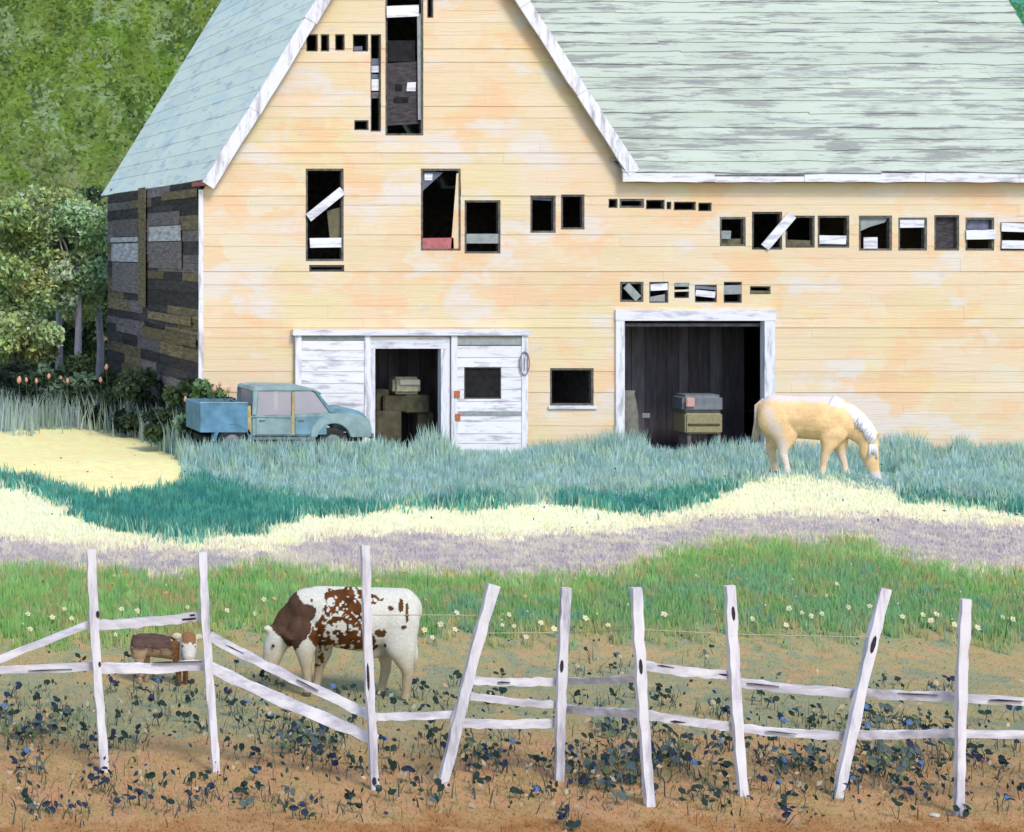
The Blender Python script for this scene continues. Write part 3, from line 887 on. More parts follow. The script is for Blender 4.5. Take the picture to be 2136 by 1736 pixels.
def leaf_mesh(name, pts, sizes, cols, flat=0.0):
    """diamond leaves at pts with random turn"""
    n = len(pts)
    d = rng.normal(size=(n, 3)); d[:, 2] = d[:, 2] * 0.8 + 0.25
    if flat: d[:, 1] -= flat
    d /= np.linalg.norm(d, axis=1)[:, None]
    r = rng.normal(size=(n, 3)); u = np.cross(d, r); u /= np.linalg.norm(u, axis=1)[:, None]
    w = np.cross(d, u)
    L = sizes[:, None] * u; W = sizes[:, None] * 0.62 * w
    v = np.stack([pts - L, pts + W * 0.9 + L * 0.1 + d * sizes[:, None] * 0.15, pts + L, pts - W * 0.9 + L * 0.1 + d * sizes[:, None] * 0.15], 1).reshape(-1, 3)
    loops = np.arange(4 * n); c = np.repeat(cols, 4, axis=0)
    return np_mesh(name, v, loops, np.full(n, 4), c)

def crown_points(centres, radii, per, shell=0.55):
    pts = []; idx = []
    for i, (c, r) in enumerate(zip(centres, radii)):
        m = max(6, int(per * (r / np.mean(radii)) ** 2))
        d = rng.normal(size=(m, 3)); d /= np.linalg.norm(d, axis=1)[:, None]
        rr = r * (shell + (1 - shell) * rng.random(m)) ** 1.0
        p = d * rr[:, None]; p[:, 2] *= 0.75
        pts.append(np.array(c) + p); idx += [i] * m
    return np.concatenate(pts), np.array(idx)

def tree(name, label, px, Y, top, crown_lo, width, palette, bark, n=26, per=150, lean=0.0, group=None, leaf=0.105, limbs=5):
    X = (px - VPX) * Y / FPX
    gz = float(ground_z(X, Y)) if Y <= HILL_Y else float(hill_z(np.array([X]), np.array([Y]))[0])
    o = empty(name, (X, Y, gz))
    tag(o, label, 'tree', group)
    zt = CAM_H - (top - VPY) * Y / FPX - gz; zl = CAM_H - (crown_lo - VPY) * Y / FPX - gz
    w = width * Y / FPX / 2
    cs, rs = [], []
    for k in range(n):
        t = random.random() ** 0.8; z = zl + (zt - zl) * t
        rr = w * math.sqrt(max(0.05, 1 - ((t - 0.4) / 0.68) ** 2)) * random.random() ** 0.5
        a = random.uniform(0, 2 * math.pi)
        cs.append((rr * math.cos(a) + lean * t, rr * math.sin(a) * 0.8, z)); rs.append(random.uniform(0.22, 0.42) * w + 0.12)
    pts, idx = crown_points(cs, rs, per * 2.2)
    pc = np.array([lin1(random.choice(palette)) for _ in cs])
    pl = np.array([lin1(q) for q in palette]); alt = pl[rng.integers(0, len(pl), len(pts))]; w_ = (rng.random((len(pts), 1)) < 0.45)
    cols = np.where(w_, alt, pc[idx]) * rng.uniform(0.8, 1.2, size=(len(pts), 1)) / E_LEAF * 0.88
    cols = np.where(rng.random((len(pts), 1)) < 0.012, lin1((196, 208, 214)), cols); cols = np.clip(cols, 0, 0.7)
    mesh_obj('crown', leaf_mesh('crown', pts, rng.uniform(0.6, 1.2, len(pts)) * leaf, cols), M['leaf'], o)
    tr = MB(); zz = zl + (zt - zl) * 0.5
    tr.tube([(0, 0, -0.2), (random.uniform(-.08, .08), 0, zz * 0.35), (lean * 0.3 + random.uniform(-.1, .1), 0, zz * 0.7), (lean * 0.5, 0, zz)], [0.17, 0.13, 0.10, 0.05], 8)
    tob = tr.build('trunk', M[bark], o, True)
    for k in range(limbs):
        c = random.choice(cs); z0 = random.uniform(0.55, 0.9) * zz
        MB().tube([(lean * 0.3, 0, z0), (c[0] * 0.5, c[1] * 0.5, z0 * 0.4 + c[2] * 0.6), c], [0.06, 0.04, 0.015], 6).build('limb', M[bark], tob, True)
    return o

T_OL = [(116, 128, 82), (100, 116, 70), (132, 136, 92), (82, 98, 62), (110, 134, 106), (72, 82, 58), (122, 124, 78)]
T_GR = [(118, 146, 112), (104, 130, 92), (136, 158, 124), (92, 112, 78), (126, 142, 96), (84, 98, 70)]
T_DK = [(72, 88, 62), (58, 74, 56), (92, 108, 72), (110, 122, 76), (48, 60, 50), (84, 96, 62)]
T_YE = [(116, 124, 80), (128, 132, 84), (104, 118, 78), (118, 132, 98), (88, 98, 68)]
random.seed(4)
tree('broadleaf_tree', 'olive tree at the left edge behind the pale sandy clearing', 22, 66, 430, 650, 200, T_OL, 'bark_dark', 30, 150)
tree('broadleaf_tree', 'yellowish tree with a pale forked trunk, second from the left edge', 88, 68, 405, 640, 200, T_YE, 'bark', 30, 150)
tree('broadleaf_tree', 'grey-green tree with a straight pale trunk left of the dark side wall', 160, 67, 440, 630, 180, T_GR, 'bark', 30, 150)
tree('broadleaf_tree', 'dark slender tree touching the far corner of the dark side wall', 206, 69, 395, 625, 110, T_DK, 'bark', 24, 140)
tree('broadleaf_tree', 'low bright olive tree in front of the left edge trunks', 30, 62.5, 660, 755, 150, T_YE + T_OL, 'bark_dark', 22, 130, leaf=0.13)
tree('birch_tree', 'thin pale trunked tree standing between the two pale trunked trees', 124, 71, 470, 600, 80, T_GR + T_OL, 'bark', 20, 120)

random.seed(14)
tree('understory_tree', 'dark leafy understory tree behind the pale trunks at far left', 60, 73, 600, 760, 170, T_DK, 'bark_dark', 22, 130)
tree('understory_tree', 'dark leafy understory tree behind the trunks next to the side wall', 175, 73.5, 590, 760, 170, T_DK, 'bark_dark', 22, 130)
def shrub(label, px, Y, base, top, width, palette, n=16, per=150, leaf=0.10):
    X = (px - VPX) * Y / FPX; gz = float(ground_z(X, Y))
    o = empty('shrub', (X, Y, gz)); tag(o, label, 'shrub', 'shrubs along the dark side wall')
    zt = CAM_H - (top - VPY) * Y / FPX - gz; w = width * Y / FPX / 2
    cs, rs = [], []
    for k in range(n):
        a = random.uniform(0, 2 * math.pi); q = random.random() ** 0.5; t = random.random()
        env = math.sqrt(max(0.08, 1 - q * q * 0.85))
        cs.append((w * q * math.cos(a) * 0.85, w * q * math.sin(a) * 0.6, 0.12 + (zt - 0.3) * t * env)); rs.append(random.uniform(0.16, 0.30) * min(w, zt) + 0.10)
    pts, idx = crown_points(cs, rs, per, 0.45)
    pc = np.array([lin1(random.choice(palette)) for _ in cs])
    cols = 0.92 * pc[idx] * rng.uniform(0.75, 1.2, size=(len(pts), 1)) / 0.75
    mesh_obj('foliage', leaf_mesh('foliage', pts, rng.uniform(0.6, 1.2, len(pts)) * leaf, cols), M['leaf'], o)
    st = MB()
    for k in range(6):
        c = random.choice(cs); st.tube([(random.uniform(-.1, .1), random.uniform(-.1, .1), -0.05), (c[0] * .6, c[1] * .6, c[2] * .6), c], [0.025, 0.018, 0.008], 5)
    st.build('stem', M['bark_dark'], o)
    return o
S_DK = [(44, 58, 50), (36, 48, 44), (58, 74, 58), (50, 64, 48), (72, 88, 66)]
S_MX = [(60, 78, 58), (84, 108, 76), (48, 62, 50), (110, 134, 108), (70, 88, 60)]
S_LT = [(108, 136, 92), (92, 118, 74), (128, 146, 88), (60, 74, 52), (120, 150, 116), (48, 58, 46)]
shrub('dark shrub at the left edge behind the grey-blue grass', 20, 60, 870, 725, 180, S_DK, 18)
shrub('dark shrub with paler tips left of the pink buds', 105, 60.5, 870, 705, 170, S_MX, 18)
shrub('dark rounded shrub below the two pale trunks', 175, 60, 870, 702, 170, S_MX, 18)
shrub('dark shrub at the foot of the far corner of the side wall', 238, 57.5, 880, 728, 150, S_DK, 18)
shrub('dark shrub against the middle of the side wall', 305, 54.5, 890, 742, 160, S_DK, 18)
shrub('mixed green shrub at the near end of the side wall', 372, 51.0, 900, 762, 150, S_MX, 18)
shrub('light green shrub overlapping the white corner board behind the truck bed', 436, 49.2, 920, 766, 130, S_LT, 20)
shrub('low dark shrub at the peach wall just above the truck', 484, 49.3, 920, 800, 60, S_DK + S_LT, 10)
tag(bpy.data.objects[-1] if False else barn)

# hillside growth: countless bushes seen as dabs of green
n = 130000
X = rng.uniform(-8, 100, n); Y = HILL_Y + 2 + 56 * rng.random(n) ** 0.9
keep = (pic(X, Y, 6)[0] > -250) & (pic(X, Y, 6)[0] < 2450)
X, Y = X[keep], Y[keep]
keep = (pic(X, Y, 6)[0] < 620) | (pic(X, Y, 6)[0] > 1900)
X, Y = X[keep], Y[keep]
hz = hill_z(X, Y)
hc = hill_colour(X, Y, hz)
off = rng.random(len(X)) * 0.9
hm = leaf_mesh('hillside_foliage', np.stack([X, Y, hz + off], 1), rng.uniform(0.07, 0.22, len(X)), np.clip(hc * rng.uniform(0.88, 1.1, (len(X), 1)) / np.array((0.72, 0.78, 0.90)), 0, 0.6), 5.0)
tag(mesh_obj('hillside_foliage', hm, M['leaf']), 'mass of mottled green bushes covering the hillside behind the barn', 'foliage', None, 'stuff')

# ------------------------------------------------------------------ grass
M['grass'] = attr_mat('grass_blades', 0.85, 0.08, 4.0, 0.0, trans=0.3)
c_bluetop = cv(-300, 925, 400, 905, 500, 905, 560, 915, 700, 918, 760, 905, 850, 928, 885, 890, 915, 888, 940, 915, 960, 940, 1090, 938, 1110, 925, 1200, 912,
               1262, 898, 1280, 893, 1330, 897, 1365, 930, 1400, 938, 1450, 928, 1500, 915, 1560, 915, 1600, 925, 1640, 925, 1800, 922, 1850, 905, 1880, 900,
               1920, 904, 1950, 935, 1975, 930, 2005, 902, 2030, 928, 2080, 925, 2136, 920, 2500, 920)

def blades(name, X, Y, H, W, colour, lean=0.35, label=None):
    n = len(X)
    Z = ground_z(X, Y) - 0.02
    a = rng.uniform(0, 2 * np.pi, n); wd = np.stack([np.cos(a), np.sin(a) * 0.5, np.zeros(n)], 1)
    b = rng.uniform(0, 2 * np.pi, n); ln = lean * rng.random(n) * H
    tip = np.stack([np.cos(b) * ln, np.sin(b) * ln, H], 1)
    base = np.stack([X, Y, Z], 1)
    w = W[:, None] * wd
    mid = base + tip * 0.55 * np.array([0.6, 0.6, 1.0])
    v = np.stack([base - w, base + w, mid + w * 0.75, mid - w * 0.75, base + tip], 1).reshape(-1, 3)
    i = np.arange(n) * 5
    loops = np.stack([i, i + 1, i + 2, i + 3, i + 3, i + 2, i + 4], 1).ravel()
    sizes = np.tile([4, 3], n)
    c = np.repeat(np.clip(colour, 0, 0.88), 5, axis=0)
    o = mesh_obj(name, np_mesh(name, v, loops, sizes, c), M['grass'])
    tag(o, label, 'grass', None, 'stuff')
    return o

def scatter(n, py0, py1, px0=-260, px1=2420):
    px = rng.uniform(px0, px1, n); py = rng.uniform(py0, py1, n)
    X, Y, Z = ground_at(px, py)
    ok = (Y > 14.5) & (Y < HILL_Y - 0.5) & ~((X > BX - 0.1) & (X < BR) & (Y > BY - 0.12) & (Y < BY + BD + 0.2))
    X, Y, Z = X[ok], Y[ok], Z[ok]
    c, z, px, py = zone_colour(X, Y, Z, 5.5)
    return X, Y, Z, c, z, px, py

# blue-green tall grass of the yard
X, Y, Z, c, z, px, py = scatter(150000, 858, 1062)
m = z == 0
X, Y, Z, c, px, py = X[m], Y[m], Z[m], c[m], px[m], py[m]
near_wall = sstep(45.5, 49.0, Y)
hw = np.clip((962 - c_bluetop(px)) / 80.0, 0.15, 0.95)
H = (0.34 * (1 - near_wall) + hw * near_wall) * rng.uniform(0.55, 1.08, len(X))
left = (px < 400) & (Y > 50)
H = np.where(left, rng.uniform(0.45, 1.15, len(X)) * (0.75 + 0.5 * fbm(X * 1.3, Y * 1.3, 87)), H)
H = np.where((px > 395) & (px < 770) & (Y < 49.0), np.where(Y < 47.25, 0.28 + 0.38 * sstep(45.2, 46.6, Y), 0.42) * rng.uniform(0.6, 1.1, len(X)), H)
H = H * np.where((px > 1590) & (px < 1870) & (Y < 46), np.where(px > 1775, 0.35, 0.6), 1.0)
blades('yard_grass', X, Y, H, rng.uniform(0.012, 0.03, len(X)), c * rng.uniform(0.86, 1.12, (len(X), 1)) / np.array((0.54, 0.63, 0.69)),
       label='tall blue-green grass growing along the foot of the barn')
# teal
X, Y, Z, c, z, px, py = scatter(150000, 970, 1150)
m = z == 1
X, Y, c = X[m], Y[m], c[m]
tuft = 0.5 + 0.9 * fbm(X * 1.6, Y * 1.2, 61)
blades('teal_grass', X, Y, 0.30 * tuft * rng.uniform(0.6, 1.1, len(X)), rng.uniform(0.012, 0.026, len(X)), c * rng.uniform(0.86, 1.12, (len(X), 1)) / np.array((0.63, 0.63, 0.69)),
       label='dark teal grass band crossing the middle of the field')
# cream
X, Y, Z, c, z, px, py = scatter(150000, 985, 1160)
m = z == 2
X, Y, c = X[m], Y[m], c[m]
tuft = 0.35 + 1.1 * fbm(X * 1.5, Y * 1.1, 63)
blades('dry_grass', X, Y, 0.14 * tuft * rng.uniform(0.6, 1.1, len(X)), rng.uniform(0.012, 0.026, len(X)), c * rng.uniform(0.94, 1.06, (len(X), 1)) / np.array((0.58, 0.73, 0.76)),
       label='pale cream dry grass along the crest of the bank')
# mauve
X, Y, Z, c, z, px, py = scatter(90000, 1060, 1230)
m = z == 3
X, Y, c = X[m], Y[m], c[m]
blades('mauve_grass', X, Y, 0.09 * rng.uniform(0.4, 1.2, len(X)), rng.uniform(0.012, 0.024, len(X)), c * rng.uniform(0.96, 1.05, (len(X), 1)) / np.array((0.80, 0.82, 0.84)),
       label='short mauve grass below the cream bank')
# green strip
X, Y, Z, c, z, px, py = scatter(150000, 1110, 1400)
m = z == 4
X, Y, c = X[m], Y[m], c[m]
blades('meadow_grass', X, Y, 0.15 * rng.uniform(0.4, 1.3, len(X)), rng.uniform(0.007, 0.014, len(X)), c * rng.uniform(0.88, 1.10, (len(X), 1)) / np.array((0.50, 0.55, 0.72)),
       label='green flowering meadow grass behind the fence')
# field stubble
X, Y, Z, c, z, px, py = scatter(120000, 1290, 1780)
m = (z == 5)
X, Y, c = X[m], Y[m], c[m]
blades('field_stubble', X, Y, 0.035 * rng.uniform(0.3, 1.6, len(X)), rng.uniform(0.005, 0.011, len(X)), c * rng.uniform(0.86, 1.14, (len(X), 1)) / np.array((0.80, 0.82, 0.96)), 0.9,
       label='short dry tan stubble around the fence')

# thin dark upright stems in the meadow and the foreground
def stems(name, n, py0, py1, h, w, cols, label, prob=None):
    px = rng.uniform(-200, 2340, n); py = rng.uniform(py0, py1, n)
    X, Y, Z = ground_at(px, py)
    c = np.array([lin1(cols[i]) for i in rng.integers(0, len(cols), n)])
    return blades(name, X, Y, h * rng.uniform(0.4, 1.2, n), np.full(n, w), c / 1.1, 0.5, label)
stems('meadow_stems', 130, 1190, 1345, 0.36, 0.006, [(66, 92, 66), (84, 108, 78), (92, 96, 72)], 'thin dark stalks standing in the green meadow')
stems('dry_stalks', 120, 1600, 1770, 0.20, 0.004, [(84, 60, 42), (96, 76, 50), (72, 60, 52)], 'thin brown stalks in the bare ground at the front')

# coloured specks
def specks(name, n, py0, py1, cols, size, hgt, label, f=None):
    px = rng.uniform(-200, 2340, n); py = rng.uniform(py0, py1, n)
    if f is not None:
        k = f(px, py); px, py = px[k], py[k]
    X, Y, Z = ground_at(px, py); n = len(X)
    c = np.array([lin1(cols[i]) for i in rng.integers(0, len(cols), n)]) / 1.15
    me = leaf_mesh(name, np.stack([X, Y, Z + hgt * rng.uniform(0.5, 1.2, n)], 1), rng.uniform(0.6, 1.2, n) * size, np.clip(c, 0, 0.85), 1.2)
    return tag(mesh_obj(name, me, M['leaf']), label, 'wildflowers', None, 'stuff')
specks('orange_wildflowers', 260, 1110, 1270, [(228, 170, 100), (222, 180, 120), (214, 160, 110), (236, 196, 130)], 0.042, 0.19, 'tiny orange flowers dotted over the green meadow', lambda a, b: b > c_green(a) + 4)
specks('white_wildflowers', 180, 1120, 1330, [(232, 236, 220), (220, 230, 226), (240, 238, 210)], 0.02, 0.17, 'tiny white flower dots over the green meadow', lambda a, b: b > c_green(a))
specks('blue_wildflowers', 130, 940, 1120, [(96, 140, 200), (50, 66, 78), (86, 132, 190), (46, 70, 70)], 0.03, 0.30, 'tiny blue and dark dots over the grass below the barn')
specks('navy_wildflowers', 220, 1318, 1352, [(54, 72, 98), (66, 82, 96), (48, 60, 84)], 0.022, 0.08, 'tiny navy flower dots along the lower edge of the meadow')

# ------------------------------------------------------------------ the fence
random.seed(21)
M['post'] = trim_mat('white_fence_post_paint', 'z', 0.43, (224, 222, 231))
M['rail'] = trim_mat('white_fence_rail_paint', 'x', 0.49, (224, 221, 229))
M['knot'] = plain('dark_knot', A(60, 54, 62), 0.9, 20, 0.3)
fence = empty('post_and_rail_fence', (7.5, 19.2, 0))
tag(fence, 'crooked white post and rail fence with leaning posts and fallen rails', 'fence')
FO = Vector(fence.location)
POSTS = [  # top, bottom, width (picture units)
    ((190, 1146), (219, 1610), 22), ((422, 1152), (452, 1612), 20), ((762, 1138), (782, 1648), 21), ((1030, 1220), (912, 1640), 26), ((1181, 1226), (1164, 1630), 22),
    ((1328, 1226), (1356, 1682), 24), ((1523, 1222), (1551, 1662), 24), ((1847, 1228), (1738, 1664), 25), ((2014, 1250), (1998, 1700), 23)]
POST_Y = []
post_obj = []
def hewn(name, a, b, w, d, mat, parent, jit=0.10, steps=9, w2=None):
    a = Vector(a); b = Vector(b); ax = (b - a).normalized()
    side_v = Vector((0, 1, 0)).cross(ax).normalized(); rings = []
    for k in range(steps + 1):
        t = k / steps; m = a.lerp(b, t); ww = w * (1 - t) + (w2 or w) * t
        bend = side_v * math.sin(t * math.pi * 1.3) * w * 0.12
        r = []
        for sx, sy in ((-1, -1), (1, -1), (1, 1), (-1, 1)):
            r.append(m + bend + side_v * sx * ww * 0.5 * (1 + random.uniform(-jit, jit)) + Vector((0, 1, 0)) * sy * d * 0.5 * (1 + random.uniform(-jit, jit)))
        rings.append([p - FO for p in r])
    return MB().loft(rings).build(name, mat, parent)
for (t, b, w) in POSTS:
    X, Y, Z = ground_at(b[0], b[1]); Y = float(Y); POST_Y.append(Y)
    pt = P(t[0], t[1], Y); pb = P(b[0], b[1] + 34, Y)
    wm = w * Y / FPX * 0.84
    post_obj.append(hewn('post', pt, pb, wm, wm * 0.6, M['post'], fence, 0.17, 18, wm * 0.92))
def fence_y(px):
    xs = [0.5 * (t[0] + b[0]) for t, b, w in POSTS]
    return float(np.interp(px, xs, POST_Y))
RAILS = [((-330, 1500), (200, 1298), 15), ((-330, 1404), (206, 1392), 20), ((200, 1304), (436, 1286), 22), ((208, 1394), (442, 1388), 24),
         ((436, 1326), (786, 1502), 23), ((438, 1392), (784, 1546), 27), ((774, 1494), (968, 1490), 17), ((984, 1419), (1178, 1423), 19), ((980, 1452), (1176, 1474), 17),
         ((948, 1508), (1172, 1510), 20), ((1170, 1420), (1342, 1416), 18), ((1172, 1478), (1350, 1490), 21), ((1340, 1388), (1542, 1412), 22),
         ((1344, 1490), (1548, 1520), 21), ((1536, 1422), (1800, 1450), 22), ((1540, 1518), (1772, 1538), 19), ((1786, 1444), (2012, 1456), 21),
         ((1762, 1532), (2008, 1530), 20), ((2004, 1456), (2400, 1470), 19), ((2002, 1530), (2400, 1534), 20)]
for k, (a, b, w) in enumerate(RAILS):
    dy = 0.10 + 0.012 * (k % 4)
    pa = P(a[0], a[1], fence_y(a[0]) + dy); pb = P(b[0], b[1], fence_y(b[0]) + dy)
    hewn('rail', pa, pb, 0.86 * w * fence_y(0.5 * (a[0] + b[0])) / FPX, 0.045, M['rail'], fence, 0.20, 14)
# fence carries on out of the picture on both sides
for px, ty in ((-170, 1190), (2230, 1240), (2400, 1236)):
    Y = float(ground_at(px, 1650)[1])
    hewn('post', P(px, ty, Y), P(px + 12, 1690, Y), 0.11, 0.11, M['post'], fence)
for (pi, px, py, hw, hh) in ((0, 204, 1282, 4, 8), (0, 208, 1386, 3, 6), (2, 768, 1412, 3, 30), (4, 1172, 1390, 4, 14), (5, 1337, 1391, 4, 17), (6, 1530, 1280, 4, 16), (7, 1822, 1345, 5, 20), (2, 781, 1630, 5, 9)):
    Y = POST_Y[pi]; d = POSTS[pi][2] * Y / FPX * 0.84 * 0.6 / 2
    ang = math.atan2(POSTS[pi][0][0] - POSTS[pi][1][0], POSTS[pi][1][1] - POSTS[pi][0][1])
    ring_pts = []
    for t in range(8):
        u = hw * math.cos(t * math.pi / 4); v = hh * math.sin(t * math.pi / 4)
        ring_pts.append((px + u * math.cos(ang) + v * math.sin(ang), py + u * math.sin(ang) - v * math.cos(ang)))
    MB().loft([[P(x, y, Y - d * 1.12) - FO for x, y in ring_pts], [P(x, y, Y - d * 0.7) - FO for x, y in ring_pts]]).build('knot', M['knot'], post_obj[pi])
for (a, b, w) in (((318, 1383), (398, 1381), 4), ((470, 1345), (500, 1359), 4), ((620, 1418), (655, 1436), 4), ((1398, 1505), (1424, 1507), 10), ((1495, 1406), (1534, 1411), 9), ((1372, 1388), (1400, 1392), 6),
                  ((1560, 1426), (1612, 1431), 4), ((1872, 1447), (1938, 1450), 4), ((2066, 1461), (2120, 1463), 6), ((1090, 1466), (1140, 1472), 5), ((1040, 1424), (1060, 1424), 4), ((1600, 1526), (1650, 1531), 3), ((60, 1400), (130, 1397), 3)):
    p = P(a[0], a[1], fence_y(a[0]) + 0.07) - FO; q = P(b[0], b[1], fence_y(b[0]) + 0.07) - FO; m_ = p.lerp(q, 0.4); h_ = w * 0.28 * 19.2 / FPX; q = p.lerp(q, 1.3)
    MB().loft([[p, m_ + Vector((0, 0, -h_)), q, m_ + Vector((0, 0, h_))], [v + Vector((0, 0.03, 0)) for v in (p, m_ + Vector((0, 0, -h_)), q, m_ + Vector((0, 0, h_)))]]).build('crack', M['knot'], fence)
for (a, b, w) in (((380, 1293), (408, 1290), 4), ((396, 1284), (406, 1283), 5)):
    p = P(a[0], a[1], fence_y(a[0]) + 0.045); q = P(b[0], b[1], fence_y(b[0]) + 0.045)
    MB().tube([p - FO, q - FO], 0.012, 5).build('iron_staple', M['knot'], fence)
M['wire'] = plain('old_wire', A(188, 184, 160), 0.6, 10, 0.2)
for pts in (((770, 1283), (876, 1283), (1008, 1284)), ((1012, 1321), (1176, 1320), (1332, 1313), (1526, 1323), (1832, 1330))):
    MB().tube([P(x, y, fence_y(x) + 0.09) - FO for x, y in pts], 0.005, 5).build('wire', M['wire'], fence)

# ------------------------------------------------------------------ animals
M['hide'] = attr_mat('animal_hide', 0.8, 0.13, 34.0, 0.5, 0.012)
M['eye'] = plain('dark_eye', (0.012, 0.010, 0.010, 1), 0.25, 5, 0.1, bstr=0, spec=0.5)

def sphere_pts(c, r, sy):
    bm = bmesh.new(); bmesh.ops.create_icosphere(bm, subdivisions=3, radius=1.0)
    out = [(c[0] + v.co.x * r, c[1] + v.co.y * r * sy, c[2] + v.co.z * r) for v in bm.verts]
    bm.free(); return out

def blob(name, chains, voxel, smooth=8):
    """union of tapered capsules as one continuous skin; chains of (x, y, z, r[, y-scale])"""
    V, Fc = [], []
    for ch in chains:
        segs = list(zip(ch[:-1], ch[1:])) if len(ch) > 1 else [(ch[0], ch[0])]
        for a, b in segs:
            bm = bmesh.new()
            for p in ((a, b) if a is not b else (a,)):
                for q in sphere_pts(p[:3], p[3], p[4] if len(p) > 4 else 1.0): bm.verts.new(q)
            res = bmesh.ops.convex_hull(bm, input=bm.verts[:], use_existing_faces=False)
            bmesh.ops.delete(bm, geom=list({g for g in res['geom_interior'] + res['geom_unused'] if isinstance(g, bmesh.types.BMVert)}), context='VERTS')
            bm.verts.index_update(); n0 = len(V)
            V += [tuple(v.co) for v in bm.verts]; Fc += [tuple(n0 + v.index for v in f.verts) for f in bm.faces]
            bm.free()
    me = bpy.data.meshes.new('tmp'); me.from_pydata(V, [], Fc)
    o = bpy.data.objects.new('tmp', me); COL.objects.link(o)
    md = o.modifiers.new('r', 'REMESH'); md.mode = 'VOXEL'; md.voxel_size = voxel; md.use_smooth_shade = True
    ms = o.modifiers.new('s', 'SMOOTH'); ms.iterations = smooth; ms.factor = 0.5
    dg = bpy.context.evaluated_depsgraph_get()
    out = bpy.data.meshes.new_from_object(o.evaluated_get(dg)); out.name = name
    bpy.data.objects.remove(o); bpy.data.meshes.remove(me)
    out.materials.clear()
    return out

def in_poly(x, z, poly):
    r = np.zeros(x.shape, bool); n = len(poly)
    for i in range(n):
        x0, y0 = poly[i]; x1, y1 = poly[(i + 1) % n]
        c = ((y0 > z) != (y1 > z)) & (x < (x1 - x0) * (z - y0) / (y1 - y0 + 1e-9) + x0)
        r ^= c
    return r

def paint(me, f):
    n = len(me.vertices); co = np.zeros(n * 3, np.float32); me.vertices.foreach_get('co', co); co = co.reshape(-1, 3)
    c = f(co[:, 0], co[:, 1], co[:, 2])
    ca = me.color_attributes.new('Col', 'FLOAT_COLOR', 'POINT')
    c4 = np.ones((n, 4), np.float32); c4[:, :3] = np.clip(c, 0, 0.88); ca.data.foreach_set('color', c4.ravel())

class Beast:
    def __init__(self, name, label, cat, cx, gy, s, rot_extra=0.0):
        self.cx, self.gy, self.s = cx, gy, s
        self.k = math.cos(math.atan2(cx - VPX, FPX))
        Y = FPX / s
        X = (cx - VPX) * Y / FPX; Z = CAM_H - (gy - VPY) * Y / FPX
        self.root = empty(name, (X, Y, Z), -math.atan2(cx - VPX, FPX) + rot_extra)
        tag(self.root, label, cat)
    def p(self, px, py, y, r, sy=1.0):
        return ((px - self.cx) / self.s * self.k, y, (self.gy - py) / self.s, r / self.s, sy)
    def px(self, x, z): return self.cx + x * self.s / self.k, self.gy - z * self.s

# the cow
cow = Beast('cow', 'brown and white cow grazing behind the fence, head down to the left', 'cow', 715, 1450, 165)
print('cow ground', cow.root.location.z, float(ground_z(cow.root.location.x, cow.root.location.y)))
cow.k *= 0.955
cow.root.location.x -= 0.055
p = cow.p
ch = [[p(652, 1276, 0, 47, .80), p(700, 1289, 0, 61, .85), p(760, 1290, 0, 66, .88), p(815, 1281, 0, 60, .80), p(850, 1264, 0, 43, .85)],
      [p(670, 1246, 0, 22, .6), p(760, 1242, 0, 20, .7), p(858, 1241, 0, 21, .9)],
      [p(655, 1282, 0, 50, .66), p(618, 1306, 0, 40, .60), p(592, 1332, 0, 28, .62)],
      [p(586, 1334, -.02, 27, .85), p(575, 1354, -.03, 24, .8), p(567, 1386, -.04, 18, .85), p(565, 1398, -.04, 16, .95)],
      [p(566, 1320, -.04, 10, 1.0), p(556, 1317, -.08, 6, 1.0)],
      [p(592, 1322, -.12, 7, .5), p(606, 1327, -.22, 9, .4), p(612, 1330, -.27, 4, .4)],
      [p(640, 1318, -.16, 33, .7), p(642, 1362, -.17, 18, .8), p(645, 1392, -.17, 11), p(648, 1430, -.17, 8), p(646, 1446, -.17, 9.5)],
      [p(672, 1322, .17, 33, .7), p(682, 1366, .17, 18, .8), p(674, 1394, .17, 11), p(668, 1430, .17, 8), p(665, 1446, .17, 9.5)],
      [p(840, 1284, -.14, 46, .6), p(848, 1335, -.19, 30, .6), p(862, 1378, -.19, 14), p(864, 1392, -.19, 11.5), p(860, 1430, -.19, 8.5), p(858, 1446, -.19, 10)],
      [p(826, 1290, .15, 44, .6), p(814, 1338, .18, 26, .6), p(818, 1378, .18, 12.5), p(819, 1392, .18, 11), p(811, 1430, .18, 8.5), p(808, 1446, .18, 10)],
      [p(800, 1352, 0, 15), p(792, 1362, -.03, 7)],
      [p(866, 1232, 0, 7), p(878, 1250, -.01, 5), p(882, 1290, -.02, 4.5), p(881, 1335, -.02, 5), p(880, 1362, -.02, 8), p(878, 1384, -.02, 4)]]
cow_me = blob('body', ch, 0.014, 16)
SADDLE = [(690, 1228), (752, 1226), (800, 1237), (812, 1243), (786, 1256), (782, 1276), (764, 1282), (768, 1312), (788, 1306), (802, 1336), (790, 1352), (764, 1350), (745, 1352),
          (728, 1352), (715, 1340), (702, 1346), (690, 1352), (680, 1385), (664, 1398), (672, 1372), (668, 1350), (655, 1335), (648, 1322), (660, 1305), (670, 1290), (686, 1268), (688, 1245)]
NECK = [(622, 1236), (640, 1258), (664, 1262), (668, 1276), (654, 1290), (656, 1308), (640, 1332), (622, 1356), (606, 1354), (592, 1334), (578, 1322), (556, 1304), (596, 1262)]
